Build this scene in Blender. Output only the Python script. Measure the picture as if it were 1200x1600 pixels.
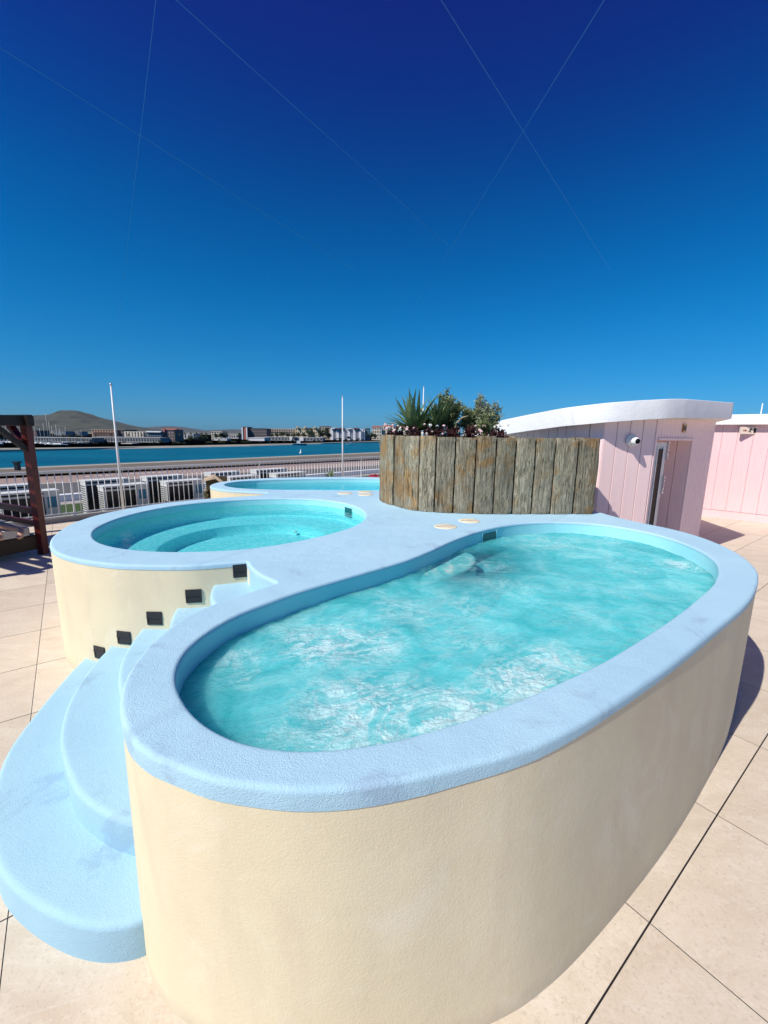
import bpy, bmesh, math, random
import numpy as np
from mathutils import Vector, Matrix, noise
from mathutils.geometry import tessellate_polygon
random.seed(7); rng = np.random.default_rng(7)
S = bpy.context.scene
for o in list(bpy.data.objects): bpy.data.objects.remove(o)
C = S.collection
PI = math.pi; R = math.radians

# ------------------------------------------------------------------ camera
F_PX, PITCH, ROLL, CH = 655.0, .183, .0143, 2.0
fwd = Vector((0, math.cos(PITCH), -math.sin(PITCH)))
d0 = Vector((0, -math.sin(PITCH), -math.cos(PITCH))); r0 = Vector((1, 0, 0))
rgt = r0 * math.cos(ROLL) - d0 * math.sin(ROLL)
dwn = r0 * math.sin(ROLL) + d0 * math.cos(ROLL)
cam = bpy.data.cameras.new('camera'); cam_o = bpy.data.objects.new('camera', cam); C.objects.link(cam_o)
m3 = Matrix((rgt, -dwn, -fwd)).transposed()
cam_o.matrix_world = Matrix.Translation((0, 0, CH)) @ m3.to_4x4()
cam.sensor_fit = 'HORIZONTAL'; cam.sensor_width = 36; cam.lens = 36 * F_PX / 1200
cam.clip_start = .05; cam.clip_end = 30000
S.camera = cam_o

def at(px, py, Y):
    "point of the world seen at photo pixel (px,py) at depth Y"
    d = fwd * F_PX + rgt * (px - 600) + dwn * (py - 800)
    s = Y / d.y
    return Vector((d.x * s, Y, CH + d.z * s))
def gp(px, py, z=0):
    d = fwd * F_PX + rgt * (px - 600) + dwn * (py - 800)
    s = (z - CH) / d.z
    return Vector((d.x * s, d.y * s, z))

# ------------------------------------------------------------------ world, sun
SUN_EL = R(48); TO_SUN = Vector((-.79, -.61, 0)).normalized()
W = bpy.data.worlds.new('World'); S.world = W; W.use_nodes = True
nt = W.node_tree; nt.nodes.clear()
sky = nt.nodes.new('ShaderNodeTexSky'); sky.sky_type = 'NISHITA'; sky.sun_disc = False
sky.sun_elevation = SUN_EL; sky.sun_rotation = math.atan2(TO_SUN.x, TO_SUN.y)
sky.air_density = 1.0; sky.dust_density = .35; sky.ozone_density = 3.5; sky.altitude = 0
hs = nt.nodes.new('ShaderNodeHueSaturation'); hs.inputs['Saturation'].default_value = 1.0; hs.inputs['Value'].default_value = 1.0
gm = nt.nodes.new('ShaderNodeGamma'); gm.inputs['Gamma'].default_value = 1.0
bg = nt.nodes.new('ShaderNodeBackground'); bg.inputs['Strength'].default_value = .116
wo = nt.nodes.new('ShaderNodeOutputWorld')
# deep polarised-looking blue overhead, paler towards the horizon
tcw = nt.nodes.new('ShaderNodeTexCoord'); spw = nt.nodes.new('ShaderNodeSeparateXYZ'); nt.links.new(tcw.outputs['Generated'], spw.inputs[0])
mrw = nt.nodes.new('ShaderNodeMapRange'); mrw.inputs[1].default_value = 0; mrw.inputs[2].default_value = .7; nt.links.new(spw.outputs[2], mrw.inputs[0])
rw = nt.nodes.new('ShaderNodeValToRGB'); rw.color_ramp.interpolation = 'B_SPLINE'; er = rw.color_ramp.elements
stops = [(0, (.13, .37, .74)), (.05, (.11, .38, .74)), (.16, (.06, .41, .69)), (.35, (.0, .44, .74)), (.58, (.0, .33, .70)), (.76, (.01, .17, .60)), (.92, (.05, .105, .55)), (1., (.06, .10, .53))]
while len(er) < len(stops): er.new(.5)
for e_, (p_, c_) in zip(er, stops): e_.position = p_; e_.color = (*c_, 1)
nt.links.new(mrw.outputs[0], rw.inputs[0])
mw = nt.nodes.new('ShaderNodeMix'); mw.data_type = 'RGBA'; mw.blend_type = 'MULTIPLY'; mw.inputs[0].default_value = 1
nt.links.new(sky.outputs[0], mw.inputs[6]); nt.links.new(rw.outputs[0], mw.inputs[7])
nt.links.new(mw.outputs[2], gm.inputs[0]); nt.links.new(gm.outputs[0], hs.inputs['Color'])
nt.links.new(hs.outputs[0], bg.inputs[0]); nt.links.new(bg.outputs[0], wo.inputs[0])
sl = bpy.data.lights.new('sun', 'SUN'); sl.energy = 4.3; sl.angle = R(.53); sl.color = (1, .955, .88)
so = bpy.data.objects.new('sun', sl); C.objects.link(so)
sd = Vector((TO_SUN.x * math.cos(SUN_EL), TO_SUN.y * math.cos(SUN_EL), math.sin(SUN_EL)))
so.rotation_euler = sd.to_track_quat('Z', 'Y').to_euler(); so.location = (-5, -5, 12)
S.view_settings.view_transform = 'Standard'; S.view_settings.look = 'None'
S.view_settings.exposure = .26; S.view_settings.gamma = 1
S.cycles.max_bounces = 10; S.cycles.transparent_max_bounces = 12

# ------------------------------------------------------------------ materials
def new_mat(name):
    m = bpy.data.materials.new(name); m.use_nodes = True; n = m.node_tree
    return m, n, n.nodes, n.links, n.nodes['Principled BSDF']
def col(c): return (c[0], c[1], c[2], 1)
def mixc(N, L, fac, a, b, blend='MIX'):
    x = N.new('ShaderNodeMix'); x.data_type = 'RGBA'; x.blend_type = blend
    for s, v in ((x.inputs[0], fac), (x.inputs[6], a), (x.inputs[7], b)):
        if isinstance(v, (int, float)): s.default_value = v
        elif isinstance(v, tuple): s.default_value = col(v)
        else: L.new(v, s)
    return x.outputs[2]
def ramp(N, L, src, stops):
    x = N.new('ShaderNodeValToRGB'); e = x.color_ramp.elements
    while len(e) < len(stops): e.new(.5)
    for k, (p, c) in enumerate(stops):
        e[k].position = p; e[k].color = col(c) if isinstance(c, tuple) else (c, c, c, 1)
    L.new(src, x.inputs[0]); return x.outputs[0]
def tnoise(N, L, vec, scale, detail=4, rough=.55, dist=0):
    x = N.new('ShaderNodeTexNoise'); x.inputs['Scale'].default_value = scale; x.inputs['Detail'].default_value = detail
    x.inputs['Roughness'].default_value = rough; x.inputs['Distortion'].default_value = dist
    if vec is not None: L.new(vec, x.inputs['Vector'])
    return x.outputs['Fac']
def mapping(N, L, vec, scale=(1, 1, 1), rot=(0, 0, 0), loc=(0, 0, 0)):
    x = N.new('ShaderNodeMapping'); x.inputs['Scale'].default_value = scale
    x.inputs['Rotation'].default_value = rot; x.inputs['Location'].default_value = loc
    L.new(vec, x.inputs['Vector']); return x.outputs[0]
def bump(N, L, h, strength, dist, nrm=None):
    x = N.new('ShaderNodeBump'); x.inputs['Strength'].default_value = strength; x.inputs['Distance'].default_value = dist
    L.new(h, x.inputs['Height'])
    if nrm is not None: L.new(nrm, x.inputs['Normal'])
    return x.outputs[0]
def mth(N, L, op, a, b=None, c=None):
    x = N.new('ShaderNodeMath'); x.operation = op
    for k, v in enumerate((a, b, c)):
        if v is None: continue
        if isinstance(v, (int, float)): x.inputs[k].default_value = v
        else: L.new(v, x.inputs[k])
    return x.outputs[0]

def simple(name, c, rough=.6, var=.12, vs=3., bs=0, bd=.002, bscale=60, metallic=0, c2=None, spec=None, world=True, stretch=(1,1,1)):
    m, n, N, L, B = new_mat(name)
    tc = N.new('ShaderNodeTexCoord').outputs['Object']
    v = mapping(N, L, tc, stretch)
    f = tnoise(N, L, v, vs, 5)
    c2 = c2 or tuple(x * (1 - var * 2) for x in c)
    cr = ramp(N, L, f, [(.3, c2), (.62, c)])
    L.new(cr, B.inputs['Base Color'])
    B.inputs['Roughness'].default_value = rough; B.inputs['Metallic'].default_value = metallic
    if spec is not None: B.inputs['Specular IOR Level'].default_value = spec
    if bs:
        h = tnoise(N, L, v, bscale, 4, .6)
        L.new(bump(N, L, h, bs, bd), B.inputs['Normal'])
    return m

def stucco(name, c, c2, grain=130, bs=.6, stain=None, rough=.75):
    m, n, N, L, B = new_mat(name)
    tc = N.new('ShaderNodeTexCoord').outputs['Object']
    big = tnoise(N, L, tc, 1.1, 6, .6); mid = tnoise(N, L, tc, 7, 5, .6)
    a = ramp(N, L, big, [(.32, c2), (.68, c)])
    a = mixc(N, L, ramp(N, L, mid, [(.35, .0), (.75, .22)]), a, c2)
    if name == 'cream_render':
        dr = tnoise(N, L, mapping(N, L, tc, (1, 1, .22)), 3.2, 7, .65, .5)
        a = mixc(N, L, ramp(N, L, dr, [(.52, .0), (.70, .42)]), a, (.60, .50, .37))
        a = mixc(N, L, ramp(N, L, tnoise(N, L, tc, 2.6, 7, .7, 1.2), [(.55, .0), (.68, .35)]), a, (.84, .77, .62))
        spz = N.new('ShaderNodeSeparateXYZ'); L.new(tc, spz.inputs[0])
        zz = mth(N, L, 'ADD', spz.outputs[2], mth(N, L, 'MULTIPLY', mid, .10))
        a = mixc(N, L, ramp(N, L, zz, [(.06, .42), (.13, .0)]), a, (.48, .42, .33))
        a = mixc(N, L, ramp(N, L, tnoise(N, L, tc, 60, 4, .6), [(.70, .0), (.75, .5)]), a, (.50, .41, .29))
    if stain:
        sx = tnoise(N, L, mapping(N, L, tc, (1, 1, 1), loc=(3, 7, 1)), 2.3, 8, .68, .6)
        sm = ramp(N, L, sx, [(.585, .0), (.66, .55)])
        a = mixc(N, L, sm, a, stain)
        sp = tnoise(N, L, tc, 34, 3, .5)
        a = mixc(N, L, ramp(N, L, sp, [(.71, .0), (.76, .35)]), a, stain)
    L.new(a, B.inputs['Base Color']); B.inputs['Roughness'].default_value = rough
    g = tnoise(N, L, tc, grain, 3, .7); g2 = tnoise(N, L, tc, grain * .3, 3, .6); g3 = tnoise(N, L, tc, 5, 3, .5)
    h = mth(N, L, 'ADD', mth(N, L, 'MULTIPLY', g, 1.4), mth(N, L, 'MULTIPLY', g2, .55)); h = mth(N, L, 'ADD', h, mth(N, L, 'MULTIPLY', g3, 3.))
    L.new(bump(N, L, h, bs, .006), B.inputs['Normal'])
    return m

M = {}
M['blue'] = stucco('pale_blue_coping', (.445, .67, .775), (.385, .605, .72), 190, .6, stain=(.31, .43, .56))
M['step'] = stucco('pale_blue_steps', (.40, .625, .73), (.345, .565, .685), 190, .5, stain=(.27, .42, .54))
M['cream'] = stucco('cream_render', (.775, .69, .475), (.70, .60, .40), 120, .2)
M['liner'] = stucco('pool_liner', (.38, .73, .77), (.32, .68, .73), 60, .12, rough=.6)
M['liner_deep'] = stucco('pool_bench', (.78, .86, .80), (.68, .80, .75), 60, .12, rough=.6)
M['white'] = stucco('white_roof_render', (.84, .84, .83), (.76, .77, .78), 40, .5)
M['white_metal'] = simple('white_metal', (.80, .80, .77), .45, .06, 6)
M['white_dirty'] = simple('off_white_metal', (.70, .70, .66), .5, .1, 4)
M['dark'] = simple('dark_plastic', (.016, .018, .022), .45, .2, 30)
M['dark2'] = simple('dark_recess', (.008, .009, .011), .6, .2, 30)
M['black_glass'] = simple('black_glass', (.008, .009, .012), .4, .1, 5, spec=.05)
M['dark_teal'] = simple('dark_teal_opening', (.01, .10, .11), .3, .1, 10)
M['redwood'] = simple('red_stained_timber', (.095, .005, .003), .45, .25, 3, .3, .002, 40, stretch=(6, 6, 1))
M['darkwood'] = simple('shade_dark_timber', (.012, .004, .003), .5, .25, 3, .3, .002, 40, stretch=(6, 6, 1))  # dark stain deepened to near black: shade of unlit members in the colour
M['mattress'] = simple('grey_white_cushion', (.62, .60, .55), .85, .08, 8, .3, .002, 200)
M['pad'] = simple('cream_shell_pad', (.80, .70, .50), .7, .1, 20, .3, .001, 100)
M['brass'] = simple('brass_plate', (.36, .24, .06), .35, .2, 20, metallic=.7)
M['turf'] = simple('green_turf', (.045, .085, .008), .9, .25, 20, .6, .01, 120, c2=(.025, .05, .008))
M['concrete'] = simple('concrete', (.36, .34, .31), .85, .12, 1.5, .2, .004, 40)
M['hinge'] = simple('hinge_metal', (.55, .55, .56), .35, .1, 10, metallic=.6)
M['label_teal'] = simple('teal_label', (.03, .22, .33), .5, .1, 5)
M['soil'] = simple('soil', (.05, .035, .022), .95, .3, 8, .6, .02, 40)
M['wicker'] = simple('brown_wicker', (.12, .085, .03), .8, .3, 60, .6, .004, 90)
M['wire'] = simple('coated_wire', (.04, .24, .42), .4, .05, 5)

# pink painted boards
def pink(name, c, c2):
    m, n, N, L, B = new_mat(name)
    tc = N.new('ShaderNodeTexCoord').outputs['Object']
    v = mapping(N, L, tc, (14, 14, .8))
    f = tnoise(N, L, v, 3, 6, .65); g = tnoise(N, L, tc, 1.3, 4)
    a = ramp(N, L, f, [(.3, c2), (.6, c)]); a = mixc(N, L, ramp(N, L, g, [(.35, .0), (.7, .3)]), a, c2)
    L.new(a, B.inputs['Base Color']); B.inputs['Roughness'].default_value = .62
    L.new(bump(N, L, f, .35, .002), B.inputs['Normal']); return m
M['pink'] = pink('pink_boards', (.93, .70, .68), (.88, .64, .63))
M['pink2'] = pink('pink_boards_far', (.82, .57, .56), (.76, .50, .50))
M['pinkdark'] = simple('pink_gap', (.25, .13, .14), .8, .1)

# sleepers
def sleeper():
    m, n, N, L, B = new_mat('weathered_sleeper_wood')
    tc = N.new('ShaderNodeTexCoord').outputs['Object']
    oi = N.new('ShaderNodeObjectInfo').outputs['Random']
    cmb = N.new('ShaderNodeCombineXYZ')
    L.new(mth(N, L, 'MULTIPLY', oi, 37.), cmb.inputs[2]); L.new(mth(N, L, 'MULTIPLY', oi, 91.), cmb.inputs[0])
    va = N.new('ShaderNodeVectorMath'); va.operation = 'ADD'; L.new(tc, va.inputs[0]); L.new(cmb.outputs[0], va.inputs[1])
    v = va.outputs[0]
    grain = tnoise(N, L, mapping(N, L, v, (20, 20, 2.4)), 1.5, 8, .68, 2.2)
    fine = tnoise(N, L, mapping(N, L, v, (90, 90, 4)), 1.5, 5, .7, .6)
    big = tnoise(N, L, mapping(N, L, v, (2, 2, 2.2)), 1.3, 4, .6, .4)
    a = ramp(N, L, grain, [(.32, (.045, .035, .022)), (.43, (.245, .20, .125)), (.66, (.52, .455, .325))])
    w = ramp(N, L, big, [(.50, .0), (.62, .9)])
    a = mixc(N, L, w, a, ramp(N, L, grain, [(.3, (.12, .06, .02)), (.6, (.46, .27, .10))]))
    dk = ramp(N, L, tnoise(N, L, mapping(N, L, v, (3, 3, 3), loc=(4, 2, 9)), 1.4, 4), [(.55, .0), (.72, .55)])
    a = mixc(N, L, dk, a, (.14, .135, .10))
    hv = N.new('ShaderNodeHueSaturation'); L.new(a, hv.inputs['Color'])
    L.new(mth(N, L, 'ADD', mth(N, L, 'MULTIPLY', oi, .45), .85), hv.inputs['Value'])
    crack = tnoise(N, L, mapping(N, L, v, (24, 24, 1.1), loc=(1, 5, 3)), 1.2, 6, .6, 2.4)
    ck = ramp(N, L, crack, [(.33, .75), (.40, .0)])
    fin = mixc(N, L, ck, hv.outputs[0], (.03, .022, .014))
    L.new(fin, B.inputs['Base Color']); B.inputs['Roughness'].default_value = .85
    h = mth(N, L, 'ADD', mth(N, L, 'MULTIPLY', grain, 1.5), mth(N, L, 'MULTIPLY', fine, .6))
    h = mth(N, L, 'SUBTRACT', h, mth(N, L, 'MULTIPLY', ck, .8))
    L.new(bump(N, L, h, 1., .022), B.inputs['Normal']); return m
M['sleeper'] = sleeper()

# stone floor tiles: grid at 37 degrees, half-bond beyond v > 1.25
def tiles():
    m, n, N, L, B = new_mat('beige_stone_tiles')
    tc = N.new('ShaderNodeTexCoord').outputs['Object']
    th = R(37); sp = N.new('ShaderNodeSeparateXYZ'); L.new(tc, sp.inputs[0]); x, y = sp.outputs[0], sp.outputs[1]
    u = mth(N, L, 'ADD', mth(N, L, 'MULTIPLY', x, math.cos(th)), mth(N, L, 'MULTIPLY', y, math.sin(th)))
    v = mth(N, L, 'ADD', mth(N, L, 'MULTIPLY', x, -math.sin(th)), mth(N, L, 'MULTIPLY', y, math.cos(th)))
    step = mth(N, L, 'GREATER_THAN', v, 1.25)
    u = mth(N, L, 'ADD', u, mth(N, L, 'MULTIPLY', step, .43))
    uu = mth(N, L, 'DIVIDE', mth(N, L, 'SUBTRACT', u, .044), .86)
    vv = mth(N, L, 'DIVIDE', mth(N, L, 'SUBTRACT', v, .448), .80)
    def edge(t, w):
        fr = mth(N, L, 'FRACT', t); d = mth(N, L, 'MINIMUM', fr, mth(N, L, 'SUBTRACT', 1., fr))
        return mth(N, L, 'LESS_THAN', d, w), d
    e1, da = edge(uu, .0022); e2, db = edge(vv, .0040)
    joint = mth(N, L, 'MAXIMUM', e1, e2)
    cell = N.new('ShaderNodeCombineXYZ'); L.new(mth(N, L, 'FLOOR', uu), cell.inputs[0]); L.new(mth(N, L, 'FLOOR', vv), cell.inputs[1])
    wn = N.new('ShaderNodeTexWhiteNoise'); L.new(cell.outputs[0], wn.inputs['Vector'])
    sc = N.new('ShaderNodeVectorMath'); sc.operation = 'SCALE'; sc.inputs[3].default_value = 9.; L.new(wn.outputs['Color'], sc.inputs[0])
    ad = N.new('ShaderNodeVectorMath'); ad.operation = 'ADD'; L.new(tc, ad.inputs[0]); L.new(sc.outputs[0], ad.inputs[1])
    pv = ad.outputs[0]
    ra = mapping(N, L, pv, (1, 2.2, 1), (0, 0, th))
    a = ramp(N, L, tnoise(N, L, ra, 2.2, 8, .6, .8), [(.3, (.575, .475, .355)), (.5, (.63, .535, .41)), (.72, (.68, .595, .47))])
    vein = tnoise(N, L, ra, 3.4, 7, .62, 2.0)
    vm = ramp(N, L, vein, [(.47, .0), (.5, .28), (.53, .0)])
    a = mixc(N, L, vm, a, (.76, .70, .60))
    pk = ramp(N, L, tnoise(N, L, ra, 1.6, 5, .6), [(.5, .0), (.7, .5)])
    a = mixc(N, L, mth(N, L, 'MULTIPLY', pk, .55), a, (.64, .48, .37))
    spk = tnoise(N, L, mapping(N, L, pv, (1, 2.6, 1), (0, 0, th)), 15, 5, .65)
    a = mixc(N, L, ramp(N, L, spk, [(.68, .0), (.75, .6)]), a, (.40, .29, .20))
    spk2 = tnoise(N, L, pv, 70, 3, .6)
    a = mixc(N, L, ramp(N, L, spk2, [(.3, .5), (.45, .0)]), a, (.44, .35, .27)); a = mixc(N, L, ramp(N, L, tnoise(N, L, pv, 160, 2, .5), [(.62, .0), (.72, .35)]), a, (.78, .72, .62))
    hv = N.new('ShaderNodeHueSaturation'); L.new(a, hv.inputs['Color'])
    L.new(mth(N, L, 'ADD', mth(N, L, 'MULTIPLY', wn.outputs['Value'], .12), .93), hv.inputs['Value'])
    fin = mixc(N, L, joint, hv.outputs[0], (.012, .010, .010))
    L.new(fin, B.inputs['Base Color']); B.inputs['Roughness'].default_value = .6
    h = mth(N, L, 'SUBTRACT', mth(N, L, 'MULTIPLY', tnoise(N, L, pv, 22, 6, .6), .5), mth(N, L, 'MULTIPLY', joint, 1.))
    L.new(bump(N, L, h, .5, .006), B.inputs['Normal']); return m
M['tiles'] = tiles()

def clear_water(name, tint_lo, caustic_tint, scale, bstr=.25, rough=.02):
    m, n, N, L, B = new_mat(name); N.remove(B); out = N['Material Output']
    tc = N.new('ShaderNodeTexCoord').outputs['Object']
    wv = N.new('ShaderNodeVectorMath'); wv.operation = 'ADD'
    nn = N.new('ShaderNodeTexNoise'); nn.inputs['Scale'].default_value = scale * .35; L.new(tc, nn.inputs['Vector'])
    s2 = N.new('ShaderNodeVectorMath'); s2.operation = 'SCALE'; s2.inputs[3].default_value = .25; L.new(nn.outputs['Color'], s2.inputs[0])
    L.new(tc, wv.inputs[0]); L.new(s2.outputs[0], wv.inputs[1])
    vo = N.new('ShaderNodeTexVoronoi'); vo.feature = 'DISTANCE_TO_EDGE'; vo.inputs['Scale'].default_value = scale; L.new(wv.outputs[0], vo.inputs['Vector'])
    t = ramp(N, L, vo.outputs['Distance'], [(.0, caustic_tint), (.16, tint_lo), (1., tint_lo)])  # pale cell edges paint caustic light lines into the water tint
    tr = N.new('ShaderNodeBsdfTransparent'); L.new(t, tr.inputs[0])
    gl = N.new('ShaderNodeBsdfGlossy'); gl.inputs['Roughness'].default_value = rough
    nb = bump(N, L, tnoise(N, L, tc, 9, 3, .5), bstr, .03); L.new(nb, gl.inputs['Normal'])
    fr = N.new('ShaderNodeFresnel'); fr.inputs[0].default_value = 1.33; L.new(nb, fr.inputs['Normal'])
    mx = N.new('ShaderNodeMixShader'); L.new(fr.outputs[0], mx.inputs[0]); L.new(tr.outputs[0], mx.inputs[1]); L.new(gl.outputs[0], mx.inputs[2])
    L.new(mx.outputs[0], out.inputs[0]); return m
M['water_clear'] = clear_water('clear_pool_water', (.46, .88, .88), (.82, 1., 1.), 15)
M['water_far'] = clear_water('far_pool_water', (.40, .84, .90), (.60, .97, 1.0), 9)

def churned():
    m, n, N, L, B = new_mat('bubbling_pool_water'); N.remove(B); out = N['Material Output']
    tc = N.new('ShaderNodeTexCoord').outputs['Object']
    at_ = N.new('ShaderNodeAttribute'); at_.attribute_name = 'foam'; fo = at_.outputs['Fac']
    at2 = N.new('ShaderNodeAttribute'); at2.attribute_name = 'milk'; mk = at2.outputs['Fac']
    # clear part, caustic ripples of light painted into its tint
    nn = N.new('ShaderNodeTexNoise'); nn.inputs['Scale'].default_value = 5; L.new(tc, nn.inputs['Vector'])
    s2 = N.new('ShaderNodeVectorMath'); s2.operation = 'SCALE'; s2.inputs[3].default_value = .35; L.new(nn.outputs['Color'], s2.inputs[0])
    wv = N.new('ShaderNodeVectorMath'); wv.operation = 'ADD'; L.new(tc, wv.inputs[0]); L.new(s2.outputs[0], wv.inputs[1])
    vo = N.new('ShaderNodeTexVoronoi'); vo.feature = 'SMOOTH_F1'; vo.inputs['Scale'].default_value = 11; L.new(wv.outputs[0], vo.inputs['Vector'])
    t = ramp(N, L, vo.outputs['Distance'], [(.15, (.38, .80, .84)), (.5, (.52, .92, .95)), (.62, (1., 1., 1.))])
    tr = N.new('ShaderNodeBsdfTransparent'); L.new(t, tr.inputs[0])
    df = N.new('ShaderNodeSubsurfaceScattering'); df.falloff = 'BURLEY'; df.inputs['Scale'].default_value = .30; df.inputs['Radius'].default_value = (.5, 1., 1.)
    mcol = ramp(N, L, tnoise(N, L, tc, 3.2, 5, .6, .8), [(.3, (.055, .55, .57)), (.48, (.12, .67, .69)), (.70, (.30, .82, .82))])
    L.new(mcol, df.inputs[0])
    # foam pattern
    v = mapping(N, L, tc, (1, 1, 1), (0, 0, R(-30)))
    v2 = mapping(N, L, v, (1, 1.5, 1))
    f1 = tnoise(N, L, v2, 3.0, 12, .64, 1.2); f2 = tnoise(N, L, v2, 10, 8, .68, 1.6); f3 = tnoise(N, L, v2, 2.6, 6, .6, 2.2)
    def sstep(x_, a_, b_):
        q_ = N.new('ShaderNodeMapRange'); q_.interpolation_type = 'SMOOTHSTEP'; L.new(x_, q_.inputs[0]); q_.inputs[1].default_value = a_; q_.inputs[2].default_value = b_; return q_.outputs[0]
    pat = mth(N, L, 'ADD', mth(N, L, 'MULTIPLY', f1, .6), mth(N, L, 'MULTIPLY', f2, .4))
    soft = mth(N, L, 'MULTIPLY', sstep(mth(N, L, 'ADD', pat, mth(N, L, 'MULTIPLY', fo, .22)), .55, .84), mth(N, L, 'ADD', mth(N, L, 'MULTIPLY', fo, .50), .06))
    ridge = mth(N, L, 'SUBTRACT', 1., mth(N, L, 'ABSOLUTE', mth(N, L, 'SUBTRACT', mth(N, L, 'MULTIPLY', f3, 2.), 1.)))
    ridge = mth(N, L, 'ADD', ridge, mth(N, L, 'MULTIPLY', mth(N, L, 'SUBTRACT', f2, .5), .35))
    web = mth(N, L, 'MULTIPLY', sstep(mth(N, L, 'ADD', ridge, mth(N, L, 'MULTIPLY', fo, .10)), .90, 1.04), mth(N, L, 'MULTIPLY', sstep(fo, .18, .95), .50))
    foam = mth(N, L, 'MINIMUM', mth(N, L, 'ADD', soft, web), .86)
    fw = N.new('ShaderNodeBsdfDiffuse'); fw.inputs[0].default_value = (.64, .86, .86, 1)
    milkn = tnoise(N, L, v2, 2.6, 5, .6, .5)
    mfac = mth(N, L, 'MULTIPLY', mk, mth(N, L, 'ADD', mth(N, L, 'MULTIPLY', milkn, .5), .68))
    mfac = mth(N, L, 'MINIMUM', mfac, .95)
    a = N.new('ShaderNodeMixShader'); L.new(mfac, a.inputs[0]); L.new(tr.outputs[0], a.inputs[1]); L.new(df.outputs[0], a.inputs[2])
    b = N.new('ShaderNodeMixShader'); L.new(foam, b.inputs[0]); L.new(a.outputs[0], b.inputs[1]); L.new(fw.outputs[0], b.inputs[2])
    gl = N.new('ShaderNodeBsdfGlossy'); gl.inputs['Roughness'].default_value = .06
    h = mth(N, L, 'ADD', tnoise(N, L, v2, 13, 6, .62, 1.0), mth(N, L, 'MULTIPLY', tnoise(N, L, tc, 45, 4, .6), .28))
    nb = bump(N, L, h, .8, .05)
    L.new(nb, gl.inputs['Normal']); L.new(nb, fw.inputs['Normal'])
    nb2 = bump(N, L, h, .25, .03); L.new(nb2, df.inputs['Normal'])
    fr = N.new('ShaderNodeFresnel'); fr.inputs[0].default_value = 1.33; L.new(nb, fr.inputs['Normal'])
    c = N.new('ShaderNodeMixShader'); L.new(mth(N, L, 'MINIMUM', fr.outputs[0], .5), c.inputs[0]); L.new(b.outputs[0], c.inputs[1]); L.new(gl.outputs[0], c.inputs[2])
    L.new(c.outputs[0], out.inputs[0]); return m
M['water_churn'] = churned()

def sea():
    m, n, N, L, B = new_mat('sea_water')
    tc = N.new('ShaderNodeTexCoord').outputs['Object']
    v = mapping(N, L, tc, (.010, .035, 1), (0, 0, R(-35)))
    a = ramp(N, L, tnoise(N, L, v, 1.2, 5, .6), [(.3, (.0, .075, .12)), (.7, (.004, .135, .19))])
    L.new(a, B.inputs['Base Color']); B.inputs['Roughness'].default_value = .35; B.inputs['IOR'].default_value = 1.2
    h = tnoise(N, L, mapping(N, L, tc, (.5, .9, 1)), 1., 6, .65)
    L.new(bump(N, L, h, .6, .5), B.inputs['Normal']); return m
M['sea'] = sea()
M['asphalt'] = simple('grey_asphalt', (.115, .11, .105), .9, .12, .15, stretch=(1, .3, 1))
M['pinkapron'] = simple('pink_asphalt', (.33, .235, .195), .9, .10, .08)
M['brownstrip'] = simple('dry_verge', (.165, .135, .10), .95, .12, .08)
M['shorestone'] = simple('pale_shore_stone', (.36, .34, .28), .9, .1, .2)
M['land'] = simple('far_land', (.16, .145, .10), .95, .25, .02, c2=(.07, .085, .05))
M['hill'] = simple('hill_scrub', (.070, .070, .048), 1, .3, .012, c2=(.010, .022, .014))
M['hill2'] = simple('far_hill_scrub', (.075, .078, .072), 1, .3, .004, c2=(.045, .055, .052))
M['linepaint'] = simple('white_line_paint', (.72, .72, .70), .7, .1, 1)

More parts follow.
